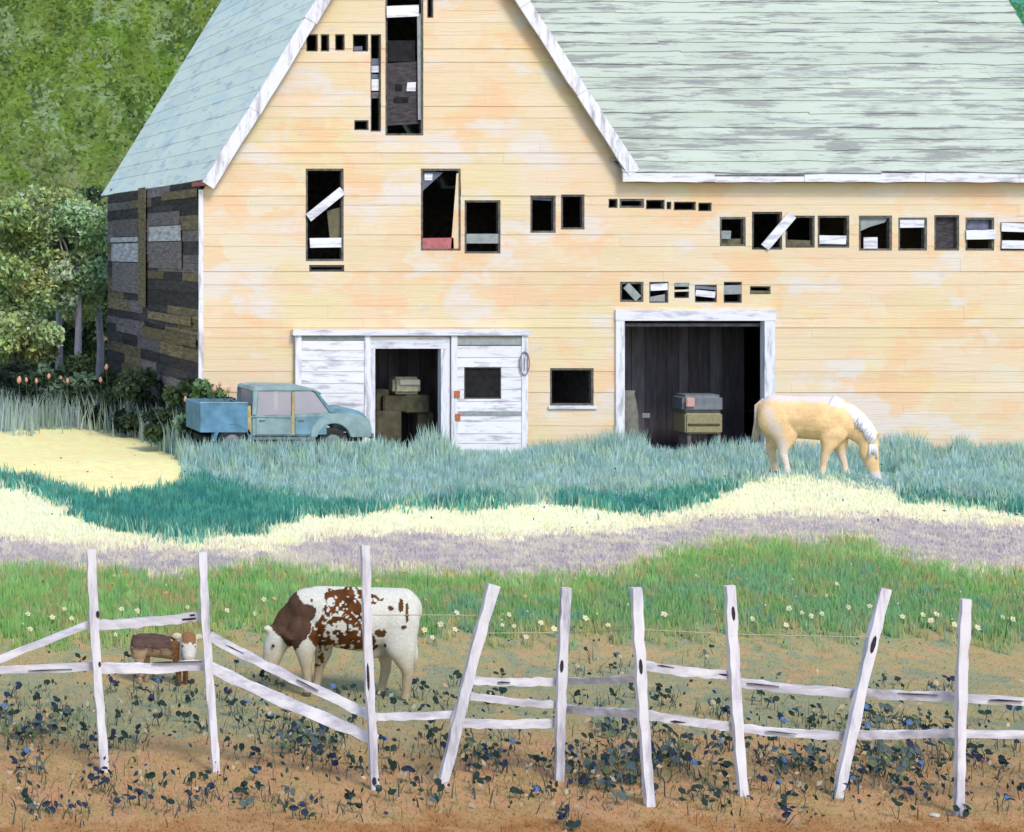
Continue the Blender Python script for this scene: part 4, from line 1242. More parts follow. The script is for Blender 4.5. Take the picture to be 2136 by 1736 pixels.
def cow_col(x, y, z):
    a, b = cow.px(x, z)
    n = fbm(a / 9 + y * 9, b / 9, 3, 3) - 0.5; n2 = fbm(a / 20 + y * 4, b / 20, 8, 2) - 0.5
    white = np.tile(lin1((226, 224, 212)), (len(x), 1)); warm = lin1((190, 172, 142))
    low = sstep(1322, 1400, b + 34 * n2)[:, None]
    c = white * (1 - low) + warm * low
    sad = in_poly(a + 18 * n, b + 18 * n2, SADDLE)
    hole = (fbm(a / 6.5 + 3 + y * 6, b / 6.5, 23, 2) > 0.635) | (((a - 697) / 13) ** 2 + ((b - 1300) / 8) ** 2 < 1 + n * 3) | (((a - 722) / 10) ** 2 + ((b - 1296) / 13) ** 2 < 1 + n * 3) | \
           (((a - 700) / 9) ** 2 + ((b - 1250) / 7) ** 2 < 1 + n * 3)
    br = lin1((98, 58, 26)) * (1 + 1.2 * (fbm(a / 14, b / 14, 37, 2) - 0.5))[:, None]
    c = np.where((sad & ~hole)[:, None], br, c)
    nk = in_poly(a + 9 * n, b + 9 * n2, NECK)
    c = np.where(nk[:, None], lin1((92, 68, 54)) * (1 + 0.7 * (fbm(a / 10, b / 22, 5, 2) - 0.5))[:, None], c)
    spots = [(828, 1256, 7, 4), (805, 1306, 11, 10), (855, 1292, 6, 4), (815, 1334, 3, 5), (657, 1250, 3, 3), (850, 1250, 5, 14), (862, 1262, 4, 20)]
    for sx, sz, rx, rz in spots:
        c = np.where(((((a - sx) / rx) ** 2 + ((b - sz) / rz) ** 2) < 1 + n * 2.5)[:, None], lin1((96, 62, 34)), c)
    hoof = b > 1440
    c = np.where(hoof[:, None], lin1((110, 98, 84)), c)
    tuft = (a > 874) & (b > 1350)
    return c / 1.15
paint(cow_me, cow_col)
mesh_obj('body', cow_me, M['hide'], cow.root)
def eye(b, px, py, y, r=3.0):
    q = b.p(px, py, y, r)
    bm = bmesh.new(); bmesh.ops.create_uvsphere(bm, u_segments=10, v_segments=6, radius=q[3])
    me = bpy.data.meshes.new('eye'); bm.to_mesh(me); bm.free()
    return mesh_obj('eye', me, M['eye'], b.root, q[:3])
eye(cow, 572, 1350, -.165, 3.4)
eye(cow, 571, 1351, .10, 3.4)

# the calf
calf = Beast('calf', 'small brown calf with a white face looking out between the first two posts', 'calf', 340, 1426, 160)
p = calf.p
ch = [[p(296, 1346, 0, 23, .8), p(322, 1347, 0, 25, .85), p(350, 1350, 0, 24, .85), p(368, 1354, 0, 22, .8)],
      [p(366, 1350, 0, 19, .8), p(384, 1340, -.06, 15, .9), p(392, 1334, -.10, 14, 1)],
      [p(393, 1329, -.12, 17, .9), p(394, 1342, -.17, 16.5, .9), p(394, 1356, -.22, 13.5, 1), p(394, 1361, -.24, 12.5, 1)],
      [p(381, 1325, -.10, 6, .5), p(368, 1323, -.09, 7.5, .5), p(362, 1324, -.08, 4, .5)],
      [p(406, 1325, -.10, 6, .5), p(415, 1323, -.09, 7, .5), p(421, 1324, -.08, 4, .5)],
      [p(290, 1352, -.06, 19, .6), p(291, 1380, -.07, 9), p(296, 1396, -.07, 6), p(293, 1420, -.07, 4.5), p(292, 1424, -.07, 5.5)],
      [p(300, 1354, .07, 18, .6), p(303, 1380, .07, 9), p(309, 1396, .07, 6), p(306, 1420, .07, 4.5), p(305, 1424, .07, 5.5)],
      [p(372, 1362, -.06, 14, .7), p(371, 1388, -.07, 7), p(372, 1404, -.07, 5.5), p(372, 1424, -.07, 5.5)],
      [p(382, 1362, .06, 14, .7), p(386, 1388, .07, 7), p(387, 1404, .07, 5.5), p(387, 1424, .07, 5.5)],
      [p(279, 1330, 0, 4), p(275, 1345, -.01, 3.2), p(277, 1372, -.01, 4)]]
calf_me = blob('body', ch, 0.010, 5)
def calf_col(x, y, z):
    a, b = calf.px(x, z)
    n = fbm(a / 6, b / 6, 3, 3) - 0.5
    back = lin1((98, 76, 70)); rust = lin1((122, 84, 56)); buff = lin1((178, 148, 118))
    t = sstep(1345, 1362, b + 26 * n)[:, None]
    c = back * (1 - t) + buff * t
    r = sstep(352, 366, a + 14 * n)[:, None]
    c = c * (1 - r) + rust * r
    c = c * (1 + 0.7 * (fbm(a / 16, b / 3.5, 5, 2) - 0.5))[:, None]
    head = (y < -0.075) & (a > 375) & (a < 412) & (b < 1374)
    c = np.where((head & (b < 1332 + 10 * n))[:, None], lin1((152, 112, 76)), c)
    c = np.where((head & (b >= 1332 + 10 * n))[:, None], lin1((218, 214, 204)), c)
    c = np.where((head & (b > 1358))[:, None], lin1((214, 196, 180)), c)
    ear = ((a < 379) & (a > 357) & (b < 1333) & (y < -0.065)) | ((a > 408) & (b < 1333))
    c = np.where(ear[:, None], lin1((222, 208, 180)), c)
    return c / 1.15
paint(calf_me, calf_col)
mesh_obj('body', calf_me, M['hide'], calf.root)
eye(calf, 380.5, 1339, -.225, 2.2)
eye(calf, 405.5, 1339, -.225, 2.2)

# the horse
horse = Beast('horse', 'palomino horse with white mane grazing beside the big dark doorway', 'horse', 1700, 994, 93)
print('horse ground', horse.root.location.z, float(ground_z(horse.root.location.x, horse.root.location.y)))
p = horse.p
ch = [[p(1622, 866, 0, 40, .78), p(1662, 873, 0, 43, .80), p(1710, 874, 0, 44, .80), p(1742, 876, 0, 41, .70)],
      [p(1612, 846, 0, 20, .9), p(1665, 845, 0, 17, .8), p(1728, 843, 0, 17, .6)],
      [p(1744, 866, 0, 38, .55), p(1774, 879, 0, 31, .5), p(1800, 902, 0, 23, .52), p(1813, 922, 0, 17, .62)],
      [p(1810, 925, 0, 18, .62), p(1812, 944, 0, 17.5, .58), p(1820, 972, 0, 11, .62), p(1826, 990, 0, 9.5, .75), p(1828, 995, 0, 8.5, .75)],
      [p(1820, 908, -.06, 5, .7), p(1834, 897, -.08, 2.5, .7)],
      [p(1819, 908, .06, 5, .7), p(1831, 895, .08, 2.5, .7)],
      [p(1738, 898, -.17, 26, .55), p(1727, 928, -.18, 13), p(1721, 946, -.18, 9), p(1717, 970, -.18, 6), p(1714, 986, -.18, 8), p(1712, 992, -.18, 9)],
      [p(1744, 900, .17, 26, .55), p(1752, 930, .18, 13), p(1755, 946, .18, 9), p(1762, 970, .18, 6), p(1765, 986, .18, 8), p(1764, 992, .18, 9)],
      [p(1622, 878, -.18, 38, .5), p(1638, 910, -.20, 22, .6), p(1634, 936, -.20, 11), p(1632, 946, -.20, 9.5), p(1640, 972, -.20, 6.5), p(1642, 986, -.20, 8), p(1643, 992, -.20, 9)],
      [p(1610, 880, .18, 34, .5), p(1618, 912, .20, 21, .6), p(1608, 938, .20, 11), p(1607, 948, .20, 9.5), p(1613, 972, .20, 6.5), p(1613, 986, .20, 8), p(1614, 992, .20, 9)]]
horse_me = blob('body', ch, 0.018, 6)
def horse_col(x, y, z):
    a, b = horse.px(x, z)
    n = fbm(a / 14, b / 14, 3, 3) - 0.5
    c = np.tile(lin1((234, 197, 144)), (len(x), 1)) * np.array((1.12, 1.1, 1.15)); c = c * (1 + 0.45 * n)[:, None]
    mid = (sstep(36, 14, np.abs(a - 1690) + 20 * n))[:, None] * 0.4
    c = c * (1 - mid) + lin1((224, 184, 130)) * mid
    topl = sstep(846, 832, b + 12 * n)[:, None] * (a < 1760)[:, None]
    c = c * (1 - topl) + lin1((232, 216, 214)) * topl
    haunch = (0.8 * sstep(20, 3, np.abs((a - 1598) - (b - 850) * 0.42) + 22 * n) * (y < 0.02) * (b > 850))[:, None]
    c = c * (1 - haunch) + lin1((234, 216, 206)) * haunch
    sock = sstep(930, 945, b + 18 * n)[:, None] * (a < 1790)[:, None] * np.where((y < 0) & (a < 1680) | (y > 0) & (a > 1680), 0.6, 0.3)[:, None]
    c = c * (1 - sock) + lin1((236, 222, 216)) * sock
    nose = sstep(974, 982, b + 6 * n)[:, None] * (a > 1795)[:, None]
    c = c * (1 - nose) + lin1((232, 218, 218)) * nose
    c = np.where(((b > 988) & (a < 1790))[:, None], lin1((120, 104, 86)), c)
    return c / 1.0
paint(horse_me, horse_col)
mesh_obj('body', horse_me, M['hide'], horse.root)
eye(horse, 1815, 938, -.115, 2.2)
M['mane'] = plain('white_mane', A(238, 232, 238, 0.92), 0.8, 14, 0.14, scale=(4, 4, 1))
def strands(b, name, paths, r, mat):
    mb = MB()
    for pts in paths:
        mb.tube([b.p(*q, 0)[:3] for q in pts], [r, r * 1.15, r * 0.9, r * 0.25][:len(pts)], 5)
    return mb.build(name, mat, b.root, True)
mane = []
CREST = [(1738, 829), (1756, 836), (1776, 847), (1796, 863), (1812, 882), (1823, 902)]
for k in range(46):
    t = k / 45.0 * 4.999; i = int(t); f = t - i
    cx_ = CREST[i][0] * (1 - f) + CREST[i + 1][0] * f; cy_ = CREST[i][1] * (1 - f) + CREST[i + 1][1] * f
    ln = random.uniform(20, 31); w_ = 0.20 - 0.02 * t
    mane.append([(cx_ + 3, cy_ - 2, 0.02), (cx_ + 1, cy_ + 3, -w_ * 0.62), (cx_ - 5 + random.uniform(-2, 2), cy_ + 0.6 * ln, -w_ - 0.01), (cx_ - 8 + random.uniform(-4, 4), cy_ + ln, -w_ - 0.03)])
strands(horse, 'mane', mane, 0.042, M['mane'])
strands(horse, 'forelock', [[(1818, 912, 0), (1819 + q, 922, -.10 + q * .005), (1818 + q * 1.6, 936 + 3 * abs(q), -.12 + q * .01)] for q in (-4, -1, 2, 5)], 0.03, M['mane'])
strands(horse, 'tail', [[(1592, 836, 0), (1580 + q, 850, q * .01), (1580 + q * 1.4, 885, q * .012), (1572 + q * 1.8, 926 + random.uniform(-6, 6), q * .015)] for q in (-4, -2, 0, 1, 3, 4)], 0.04,
        plain('cream_tail', A(226, 206, 190), 0.8, 14, 0.16))

# ------------------------------------------------------------------ the old pickup
M['blue_bed'] = plain('faded_blue_paint', A(104, 152, 182), 0.6, 2.5, 0.35, spec=0.35)
M['blue_door'] = plain('dull_blue_paint', A(122, 162, 178), 0.6, 2.5, 0.3, spec=0.35)
M['teal_paint'] = plain('chalky_teal_paint', A(156, 182, 184), 0.65, 2.5, 0.28, spec=0.3)
M['yellowed'] = plain('yellowed_primer', A(206, 186, 128), 0.7, 6, 0.25)
M['rubber'] = plain('old_rubber', (0.03, 0.03, 0.032, 1), 0.9, 10, 0.3)
M['hub'] = plain('dull_hubcap', A(128, 134, 142), 0.5, 10, 0.2, spec=0.4)
M['lamp'] = plain('headlight_glass', A(205, 205, 195), 0.2, 8, 0.05, spec=0.6, bstr=0)
def glass_mat():
    m, nt, b = new_mat('dusty_glass')
    b.inputs['Base Color'].default_value = A(222, 216, 226)
    b.inputs['Roughness'].default_value = 0.25
    t = nt.nodes.new('ShaderNodeBsdfTransparent')
    ms = nt.nodes.new('ShaderNodeMixShader'); ms.inputs[0].default_value = 0.55
    nt.links.new(t.outputs[0], ms.inputs[1]); nt.links.new(b.outputs[0], ms.inputs[2])
    nt.links.new(ms.outputs[0], nt.nodes['Material Output'].inputs[0])
    return m
M['glass'] = glass_mat()
TS = 83.33
tr_x, tr_y = (403 - VPX) * 48.0 / FPX, 48.0
truck = empty('pickup_truck', (tr_x, tr_y, float(ground_z(tr_x + 2, tr_y))))
tag(truck, 'old faded blue pickup truck sunk in the grass by the white barn door', 'truck')
HW = 0.80
def prof(name, pts, y0, y1, mat, parent=None, bev=0.03):
    me = MB().loft([[(x, y0, z) for x, z in pts], [(x, y1, z) for x, z in pts]]).mesh(name)
    bm = bmesh.new(); bm.from_mesh(me)
    if bev: bmesh.ops.bevel(bm, geom=bm.edges[:], offset=bev, segments=2, affect='EDGES', clamp_overlap=True)
    bm.to_mesh(me); bm.free()
    me.polygons.foreach_set('use_smooth', [False] * len(me.polygons))
    return mesh_obj(name, me, mat, parent or truck)
bed = MB()
bed.box(0.0, 1.16, -HW, -HW + 0.05, 0.62, 1.33); bed.box(0.0, 1.16, HW - 0.05, HW, 0.62, 1.33)
bed.box(0.0, 0.05, -HW + 0.052, HW - 0.052, 0.62, 1.31); bed.box(1.11, 1.16, -HW + 0.052, HW - 0.052, 0.62, 1.31); bed.box(0.052, 1.108, -HW + 0.052, HW - 0.052, 0.66, 0.72)
bed.build('bed', M['blue_bed'])
bpy.data.objects[-1] if False else None
bedo = [o for o in COL.objects if o.name.startswith('bed')][0]; bedo.parent = truck
prof('bed_rail', [(-0.02, 1.325), (1.17, 1.325), (1.17, 1.365), (-0.02, 1.365)], -HW - 0.015, -HW + 0.055, M['teal_paint'], bedo, 0.01)
prof('tailgate_post', [(1.16, 0.55), (1.24, 0.55), (1.24, 1.27), (1.16, 1.27)], -HW - 0.01, -HW + 0.06, M['yellowed'], None, 0.01)
prof('cab', [(1.25, 0.52), (2.84, 0.52), (2.90, 0.74), (3.08, 0.86), (3.30, 0.88), (3.30, 1.10), (3.22, 1.12), (2.3, 1.05), (1.6, 1.03), (1.25, 1.06)], -HW, HW, M['teal_paint'], None, 0.03)
for x0, x1, mt in ((1.36, 2.22, 'teal_paint'), (2.32, 3.10, 'blue_door')):
    d = prof('door', [(x0, 0.56), (x1, 0.56), (x1, 1.02), (x0, 1.00)], -HW - 0.022, -HW + 0.01, M[mt], None, 0.012)
    prof('handle', [(x0 + 0.08, 0.90), (x0 + 0.22, 0.90), (x0 + 0.22, 0.93), (x0 + 0.08, 0.93)], -HW - 0.05, -HW - 0.024, M['hub'], d, 0.006)
prof('door_pillar', [(2.235, 0.56), (2.305, 0.56), (2.31, 1.62), (2.25, 1.62)], -HW - 0.012, -HW + 0.05, M['yellowed'], None, 0.01)
for sy in (-1, 1):
    y0, y1 = (-HW, -HW + 0.06) if sy < 0 else (HW - 0.06, HW)
    prof('pillar', [(1.27, 1.04), (1.38, 1.04), (1.42, 1.64), (1.30, 1.64)], y0, y1, M['teal_paint'], None, 0.012)
    prof('pillar', [(3.18, 1.10), (3.30, 1.10), (2.90, 1.60), (2.80, 1.62)], y0, y1, M['blue_door'], None, 0.012)
    yy = -HW + 0.025 if sy < 0 else HW - 0.03
    prof('side_window', [(1.39, 1.04), (2.23, 1.05), (2.24, 1.635), (1.43, 1.635)], yy, yy + 0.008, M['glass'], None, 0)
    prof('side_window', [(2.32, 1.06), (3.17, 1.11), (2.80, 1.60), (2.70, 1.635), (2.32, 1.635)], yy, yy + 0.008, M['glass'], None, 0)
prof('roof', [(1.28, 1.63), (2.76, 1.635), (2.98, 1.54), (3.0, 1.57), (2.80, 1.69), (2.6, 1.72), (1.6, 1.745), (1.34, 1.72)], -HW, HW, M['teal_paint'], None, 0.02)
prof('windshield', [(3.20, 1.12), (3.22, 1.13), (2.93, 1.55), (2.91, 1.54)], -HW + 0.07, HW - 0.07, M['glass'], None, 0)
prof('rear_window', [(1.33, 1.08), (1.34, 1.08), (1.36, 1.60), (1.35, 1.60)], -HW + 0.07, HW - 0.07, M['glass'], None, 0)
prof('hood', [(3.28, 0.72), (3.28, 1.12), (3.42, 1.17), (3.75, 1.18), (4.02, 1.12), (4.13, 1.00), (4.14, 0.72)], -HW + 0.16, HW - 0.16, M['blue_door'], None, 0.05)
def arch(x, r0, r1):
    return [(x + r1 * math.cos(t), 0.40 + r1 * math.sin(t)) for t in [k * math.pi / 10 for k in range(11)]] + [(x + r0 * math.cos(t), 0.40 + r0 * math.sin(t)) for t in [math.pi - k * math.pi / 10 for k in range(11)]]
for sy in (-1, 1):
    a, b = (-HW - 0.03, -HW + 0.24) if sy < 0 else (HW - 0.24, HW + 0.03)
    fpts = [(2.70, 0.50), (2.74, 0.76), (2.88, 0.94), (3.10, 1.04), (3.40, 1.08), (3.75, 1.07), (4.02, 1.02), (4.17, 0.90), (4.21, 0.70), (4.18, 0.50), (3.70, 0.50)] + [(3.28 + 0.42 * math.cos(t), 0.42 + 0.42 * math.sin(t)) for t in [0.25 + k * 2.64 / 9 for k in range(10)]] + [(2.86, 0.50)]
    fd = prof('fender', fpts, a, b, M['teal_paint'], None, 0.018)
    prof('fender', arch(0.80, 0.41, 0.50), a + 0.02, b, M['blue_bed'], None, 0.015)
    for wx in (0.80, 3.28):
        wy = (-HW + 0.10) if sy < 0 else (HW - 0.10)
        w = empty('wheel', (wx, wy, 0.37), 0, truck)
        mb = MB()
        ringp = [(0.215, -0.08), (0.30, -0.10), (0.355, -0.07), (0.37, 0.0), (0.355, 0.07), (0.30, 0.10), (0.215, 0.08)]
        mb.loft([[(r * math.cos(t), y, r * math.sin(t)) for t in [k * math.pi / 12 for k in range(24)]] for r, y in ringp], False)
        mb.build('tyre', M['rubber'], w, True)
        MB().loft([[(r * math.cos(t), y, r * math.sin(t)) for t in [k * math.pi / 10 for k in range(20)]] for r, y in ((0.05, -0.085), (0.12, -0.075), (0.19, -0.05), (0.22, -0.06), (0.22, 0.06), (0.05, 0.06))]).build('rim', M['hub'], w)
    hl = MB(); hy = sy * (HW - 0.16)
    hl.loft([[(4.17 + q, hy + r * math.cos(t), 0.86 + r * math.sin(t)) for t in [k * math.pi / 6 for k in range(12)]] for q, r in ((0.0, 0.09), (0.03, 0.085), (0.045, 0.05))])
    hl.build('headlight', M['lamp'], truck)
prof('seat', [(1.62, 0.72), (2.20, 0.72), (2.20, 0.98), (1.84, 1.02), (1.72, 1.42), (1.60, 1.42)], -HW + 0.1, HW - 0.1, M['yellowed'], None, 0.04)
sw = MB(); sw.tube([(2.72 + 0.10 * math.sin(t) * 0.5, -0.36 + 0.19 * math.cos(t), 1.16 + 0.19 * math.sin(t)) for t in [k * math.pi / 8 for k in range(17)]], 0.016, 6); sw.tube([(2.72, -0.36, 1.16), (3.1, -0.36, 0.98)], 0.02, 6)
sw.build('steering_wheel', M['rubber'], truck, True)
prof('trim_strip', [(1.26, 0.985), (2.22, 0.965), (2.22, 0.985), (1.26, 1.005)], -HW - 0.03, -HW - 0.001, M['hub'], None, 0)
prof('running_board', [(1.30, 0.44), (2.80, 0.44), (2.80, 0.50), (1.30, 0.50)], -HW - 0.06, -HW + 0.2, M['hub'], None, 0.01)
prof('bumper', [(4.20, 0.46), (4.27, 0.46), (4.27, 0.60), (4.20, 0.60)], -HW, HW, M['hub'], None, 0.02)
prof('grille', [(4.13, 0.64), (4.17, 0.64), (4.17, 1.00), (4.13, 1.00)], -0.52, 0.52, M['hub'], None, 0.01)
prof('chassis', [(0.1, 0.36), (4.1, 0.36), (4.1, 0.50), (0.1, 0.50)], -0.45, 0.45, M['rubber'], None, 0.01)

# ------------------------------------------------------------------ things standing inside the doorways
M['sack'] = plain('pale_sacking', A(196, 190, 160), 0.9, 6, 0.25)
M['lid'] = plain('pale_cream_lid', A(232, 226, 204), 0.8, 6, 0.1)
M['olive_box'] = plain('olive_timber', A(92, 88, 70), 0.9, 5, 0.4, vamt=0.2)
M['straw'] = plain('straw', A(168, 158, 122), 0.95, 30, 0.3, scale=(1, 1, 0.3))
M['bluegrey'] = plain('blue_grey_sheet', A(132, 138, 144), 0.7, 5, 0.25)
M['pink'] = plain('pink_cloth', A(220, 172, 162), 0.8, 8, 0.15)
def pbox(name, a, b, c, d, Y, depth, mat, parent=None, bev=0.05, off=(0, 0, 0)):
    """rounded box whose front face covers picture area a..c, b..d at distance Y"""
    p0 = P(a, d, Y) - Vector(off); p1 = P(c, b, Y) - Vector(off)
    me = MB().box(p0.x, p1.x, p0.y, p0.y + depth, p0.z, p1.z).mesh(name)
    bm = bmesh.new(); bm.from_mesh(me); bmesh.ops.bevel(bm, geom=bm.edges[:], offset=bev, segments=3, affect='EDGES', clamp_overlap=True); bm.to_mesh(me); bm.free()
    return mesh_obj(name, me, mat, parent)
heap = empty('timber_heap', (fx(835), 50.9, 0.03)); tag(heap, 'dim heap of olive timber blocks inside the left doorway', 'lumber')
HO = heap.location
for q in ((785, 858, 838, 950, 50.75, 0.7), (800, 826, 850, 860, 50.8, 0.6), (845, 824, 896, 862, 50.9, 0.6), (872, 860, 905, 952, 51.0, 0.5), (783, 812, 812, 858, 51.0, 0.5)):
    pbox('block', q[0], q[1], q[2], q[3], q[4], q[5], M['olive_box'], heap, 0.03, HO)
bin_ = empty('storage_bin', (fx(850), 50.85, fz(824))); tag(bin_, 'pale rounded bin lying on the timber heap in the left doorway', 'bin')
pbox('bin_body', 821, 787, 879, 823, 50.85, 0.5, M['sack'], bin_, 0.08, bin_.location)
pbox('lid', 834, 792, 877, 804, 50.80, 0.06, M['lid'], bin_, 0.02, bin_.location)
chest = empty('storage_chest', (fx(1468), 50.7, fz(895))); tag(chest, 'straw coloured chest with blue-grey lid and pink cloth inside the big doorway', 'chest')
pbox('chest_body', 1430, 862, 1508, 905, 50.7, 0.7, M['straw'], chest, 0.04, chest.location)
pbox('lid', 1426, 824, 1510, 861, 50.7, 0.7, M['bluegrey'], chest, 0.08, chest.location)
pbox('cloth', 1432, 830, 1450, 850, 50.64, 0.05, M['pink'], chest, 0.02, chest.location)
pbox('batten', 1436, 884, 1502, 888, 50.67, 0.03, M['olive_box'], chest, 0.005, chest.location)
cb = empty('trestle', (fx(1468), 50.75, 0.03)); tag(cb, 'dark timber trestle carrying the straw coloured chest in the big doorway', 'trestle')
for a in (1434, 1496): pbox('leg', a, 906, a + 8, 952, 50.8, 0.5, M['dark'], cb, 0.01, cb.location)
sk = empty('feed_sack', (fx(1338), 50.8, 0.03)); tag(sk, 'grey sack standing just inside the left jamb of the big doorway', 'sack')
sm = MB(); rings = []
for t, w, d in ((0, .30, .20), (.15, .34, .24), (.5, .33, .23), (.8, .28, .18), (.95, .22, .10), (1.0, .24, .06)):
    rings.append([(w * 0.85 * math.cos(k * math.pi / 7) * (1 + random.uniform(-.06, .06)), d * math.sin(k * math.pi / 7), t * 1.60) for k in range(14)])
sm.loft(rings).build('sack_body', plain('grey_sacking', A(134, 134, 124), 0.95, 6, 0.3), sk, True)
pbox('patch', 1340, 862, 1356, 872, 50.50, 0.02, M['bluegrey'], sk, 0.005, sk.location)

# ------------------------------------------------------------------ flowers and weeds, one by one
ORD = ['first', 'second', 'third', 'fourth', 'fifth', 'sixth', 'seventh', 'eighth', 'ninth', 'tenth', 'eleventh', 'twelfth', 'thirteenth', 'fourteenth', 'fifteenth', 'sixteenth',
       'seventeenth', 'eighteenth', 'nineteenth', 'twentieth', 'twenty-first', 'twenty-second', 'twenty-third', 'twenty-fourth', 'twenty-fifth', 'twenty-sixth', 'twenty-seventh', 'twenty-eighth', 'twenty-ninth', 'thirtieth',
       'thirty-first', 'thirty-second', 'thirty-third', 'thirty-fourth', 'thirty-fifth', 'thirty-sixth', 'thirty-seventh', 'thirty-eighth', 'thirty-ninth', 'fortieth']
def post_x(i, py):
    (tx, ty), (bx, by), w = POSTS[i]
    return tx + (bx - tx) * (py - ty) / (by - ty)
def bay(px, py): return sum(px > post_x(i, py) for i in range(len(POSTS)))
def bay_text(b):
    if b == 0: return 'left of the first post'
    if b == len(POSTS): return 'right of the last post'
    return 'between %s and %s posts' % (ORD[b - 1], ORD[b])

random.seed(33)
M['stem_g'] = plain('green_stem', A(96, 122, 84), 0.8, 10, 0.2, bstr=0)
M['stem_d'] = plain('dark_stem', A(74, 78, 66), 0.8, 10, 0.2, bstr=0)
M['petal_w'] = plain('cream_petal', A(234, 228, 186), 0.7, 10, 0.1, bstr=0)
M['petal_y'] = plain('yellow_centre', A(214, 196, 120), 0.7, 10, 0.1, bstr=0)
M['bud'] = plain('salmon_bud', A(240, 178, 150), 0.7, 10, 0.15, bstr=0)
def petal_mesh(name, L, W, cup=0.25):
    me = bpy.data.meshes.new(name)
    v = [(0, 0, 0), (-W * .5, L * .45, cup * L * .3), (0, L * .5, cup * L * .15), (W * .5, L * .45, cup * L * .3), (-W * .35, L * .85, cup * L * .35), (0, L, cup * L * .3), (W * .35, L * .85, cup * L * .35)]
    me.from_pydata(v, [], [(0, 2, 1), (0, 3, 2), (1, 2, 5, 4), (2, 3, 6, 5)])
    return me
pm = petal_mesh('petal', 0.052, 0.040); pm.materials.append(M['petal_w'])
def ball_mesh(name, r, mat, sz=1.0, sub=1):
    bm = bmesh.new(); bmesh.ops.create_icosphere(bm, subdivisions=sub, radius=r)
    for v in bm.verts: v.co.z *= sz
    me = bpy.data.meshes.new(name); bm.to_mesh(me); bm.free(); me.materials.append(mat)
    me.polygons.foreach_set('use_smooth', [True] * len(me.polygons)); return me
cm = ball_mesh('flower_centre', 0.012, M['petal_y'], 0.6)
def stem_mesh(name, h, mat, bend=0.02, r=0.004):
    me = MB().tube([(0, 0, -0.02), (bend, 0, h * 0.5), (0, 0, h)], [r * 1.3, r, r * 0.8], 5).mesh(name); me.materials.append(mat); return me
fs = stem_mesh('stem', 0.12, M['stem_g'])
FL = [(58, 1280), (109, 1287), (150, 1289), (135, 1269), (254, 1269), (287, 1273), (391, 1265), (472, 1272), (532, 1279), (550, 1249), (240, 1323), (63, 1312),
      (952, 1277), (920, 1301), (902, 1329), (885, 1313), (948, 1312), (1061, 1281), (1072, 1305), (1098, 1328), (1127, 1298), (1155, 1311), (1220, 1288), (1268, 1303), (1386, 1280), (1047, 1303),
      (1568, 1290), (1639, 1303), (1645, 1268), (1672, 1277), (1691, 1284), (1713, 1279), (1769, 1265), (1814, 1263), (1745, 1216), (1882, 1285), (1924, 1281), (1952, 1280), (1942, 1294), (1990, 1302),
      (2038, 1309), (2090, 1286), (2111, 1291)]
groups = {}
for q in sorted(FL): groups.setdefault(bay(*q), []).append(q)
for b, qs in groups.items():
    for i, (px, py) in enumerate(qs):
        X, Y, Z = [float(v) for v in ground_at(px, py + 18)]
        t = empty('meadow_flower', (X, Y, Z), random.uniform(-0.4, 0.4))
        n = len(qs)
        pos = ('only' if n == 1 else ORD[i] + ' from left of the')
        lab = ('lone cream flower behind the fence ' if n == 1 else pos + ' cream flowers behind the fence, ') + bay_text(b)
        tag(t, lab, 'flower', 'cream five petalled meadow flowers')
        link(bpy.data.objects.new('stem', fs), t)
        head = Matrix.Translation((0, -0.012, 0.12)) @ Matrix.Rotation(R(60 + random.uniform(-15, 15)), 4, 'X')
        k5 = 5; a0 = random.uniform(0, 6.28); sc = random.uniform(0.65, 1.0)
        for k in range(k5):
            o = bpy.data.objects.new('petal', pm); link(o, t)
            o.matrix_local = head @ Matrix.Rotation(a0 + k * 2 * math.pi / k5, 4, 'Z') @ Matrix.Scale(sc * random.uniform(0.85, 1.1), 4)
        o = bpy.data.objects.new('flower_centre', cm); link(o, t); o.matrix_local = head

# salmon buds in the grass left of the barn
BUDS = [(40, 793, 1.5), (55, 793, 1.0), (76, 795, 1.1), (102, 785, 1.1), (127, 788, .8), (141, 795, 1.1), (210, 793, 1.2), (222, 766, 1.2), (250, 803, 1.1), (264, 817, .9), (287, 823, .9), (308, 820, .7), (387, 833, 1.0), (447, 811, 1.2), (459, 801, .9), (477, 813, 1.0)]
bud_m = None
mb = MB(); mb.loft([[(r * math.cos(k * math.pi / 4), r * math.sin(k * math.pi / 4), z) for k in range(8)] for r, z in ((.015, -.09), (.05, -.05), (.058, 0), (.04, .06), (.008, .10))]); bud_m = mb.mesh('bud', True); bud_m.materials.append(M['bud'])
for i, (px, py, sc) in enumerate(BUDS):
    Y = 56.5 if px < 330 else (50.5 if px < 420 else 47.0)
    Y = Y - (0.0 if px > 230 else 1.0)
    if px > 400: Y = 48.55
    if px < 330: Y = float(np.interp(px, [0, 150, 240, 330], [58.3, 58.6, 57.2, 54.6]))
    if 380 < px < 395: Y = 49.5
    c = P(px, py, Y); gz = float(ground_z(c.x, Y)); h = c.z - gz
    t = empty('bud_flower', (c.x, Y, gz)); 
    tag(t, ORD[i] + ' from left of the salmon flower buds before the dark shrubs', 'flower', 'salmon buds in front of the dark shrubs')
    mesh_obj('stem', stem_mesh('stem', h - 0.08, M['stem_g'], 0.03, 0.008), None, t)
    o = bpy.data.objects.new('bud', bud_m); link(o, t); o.location = (0, 0, h); o.scale = (sc * 0.85,) * 3; o.rotation_euler = (0, random.uniform(-.3, .3), 0)

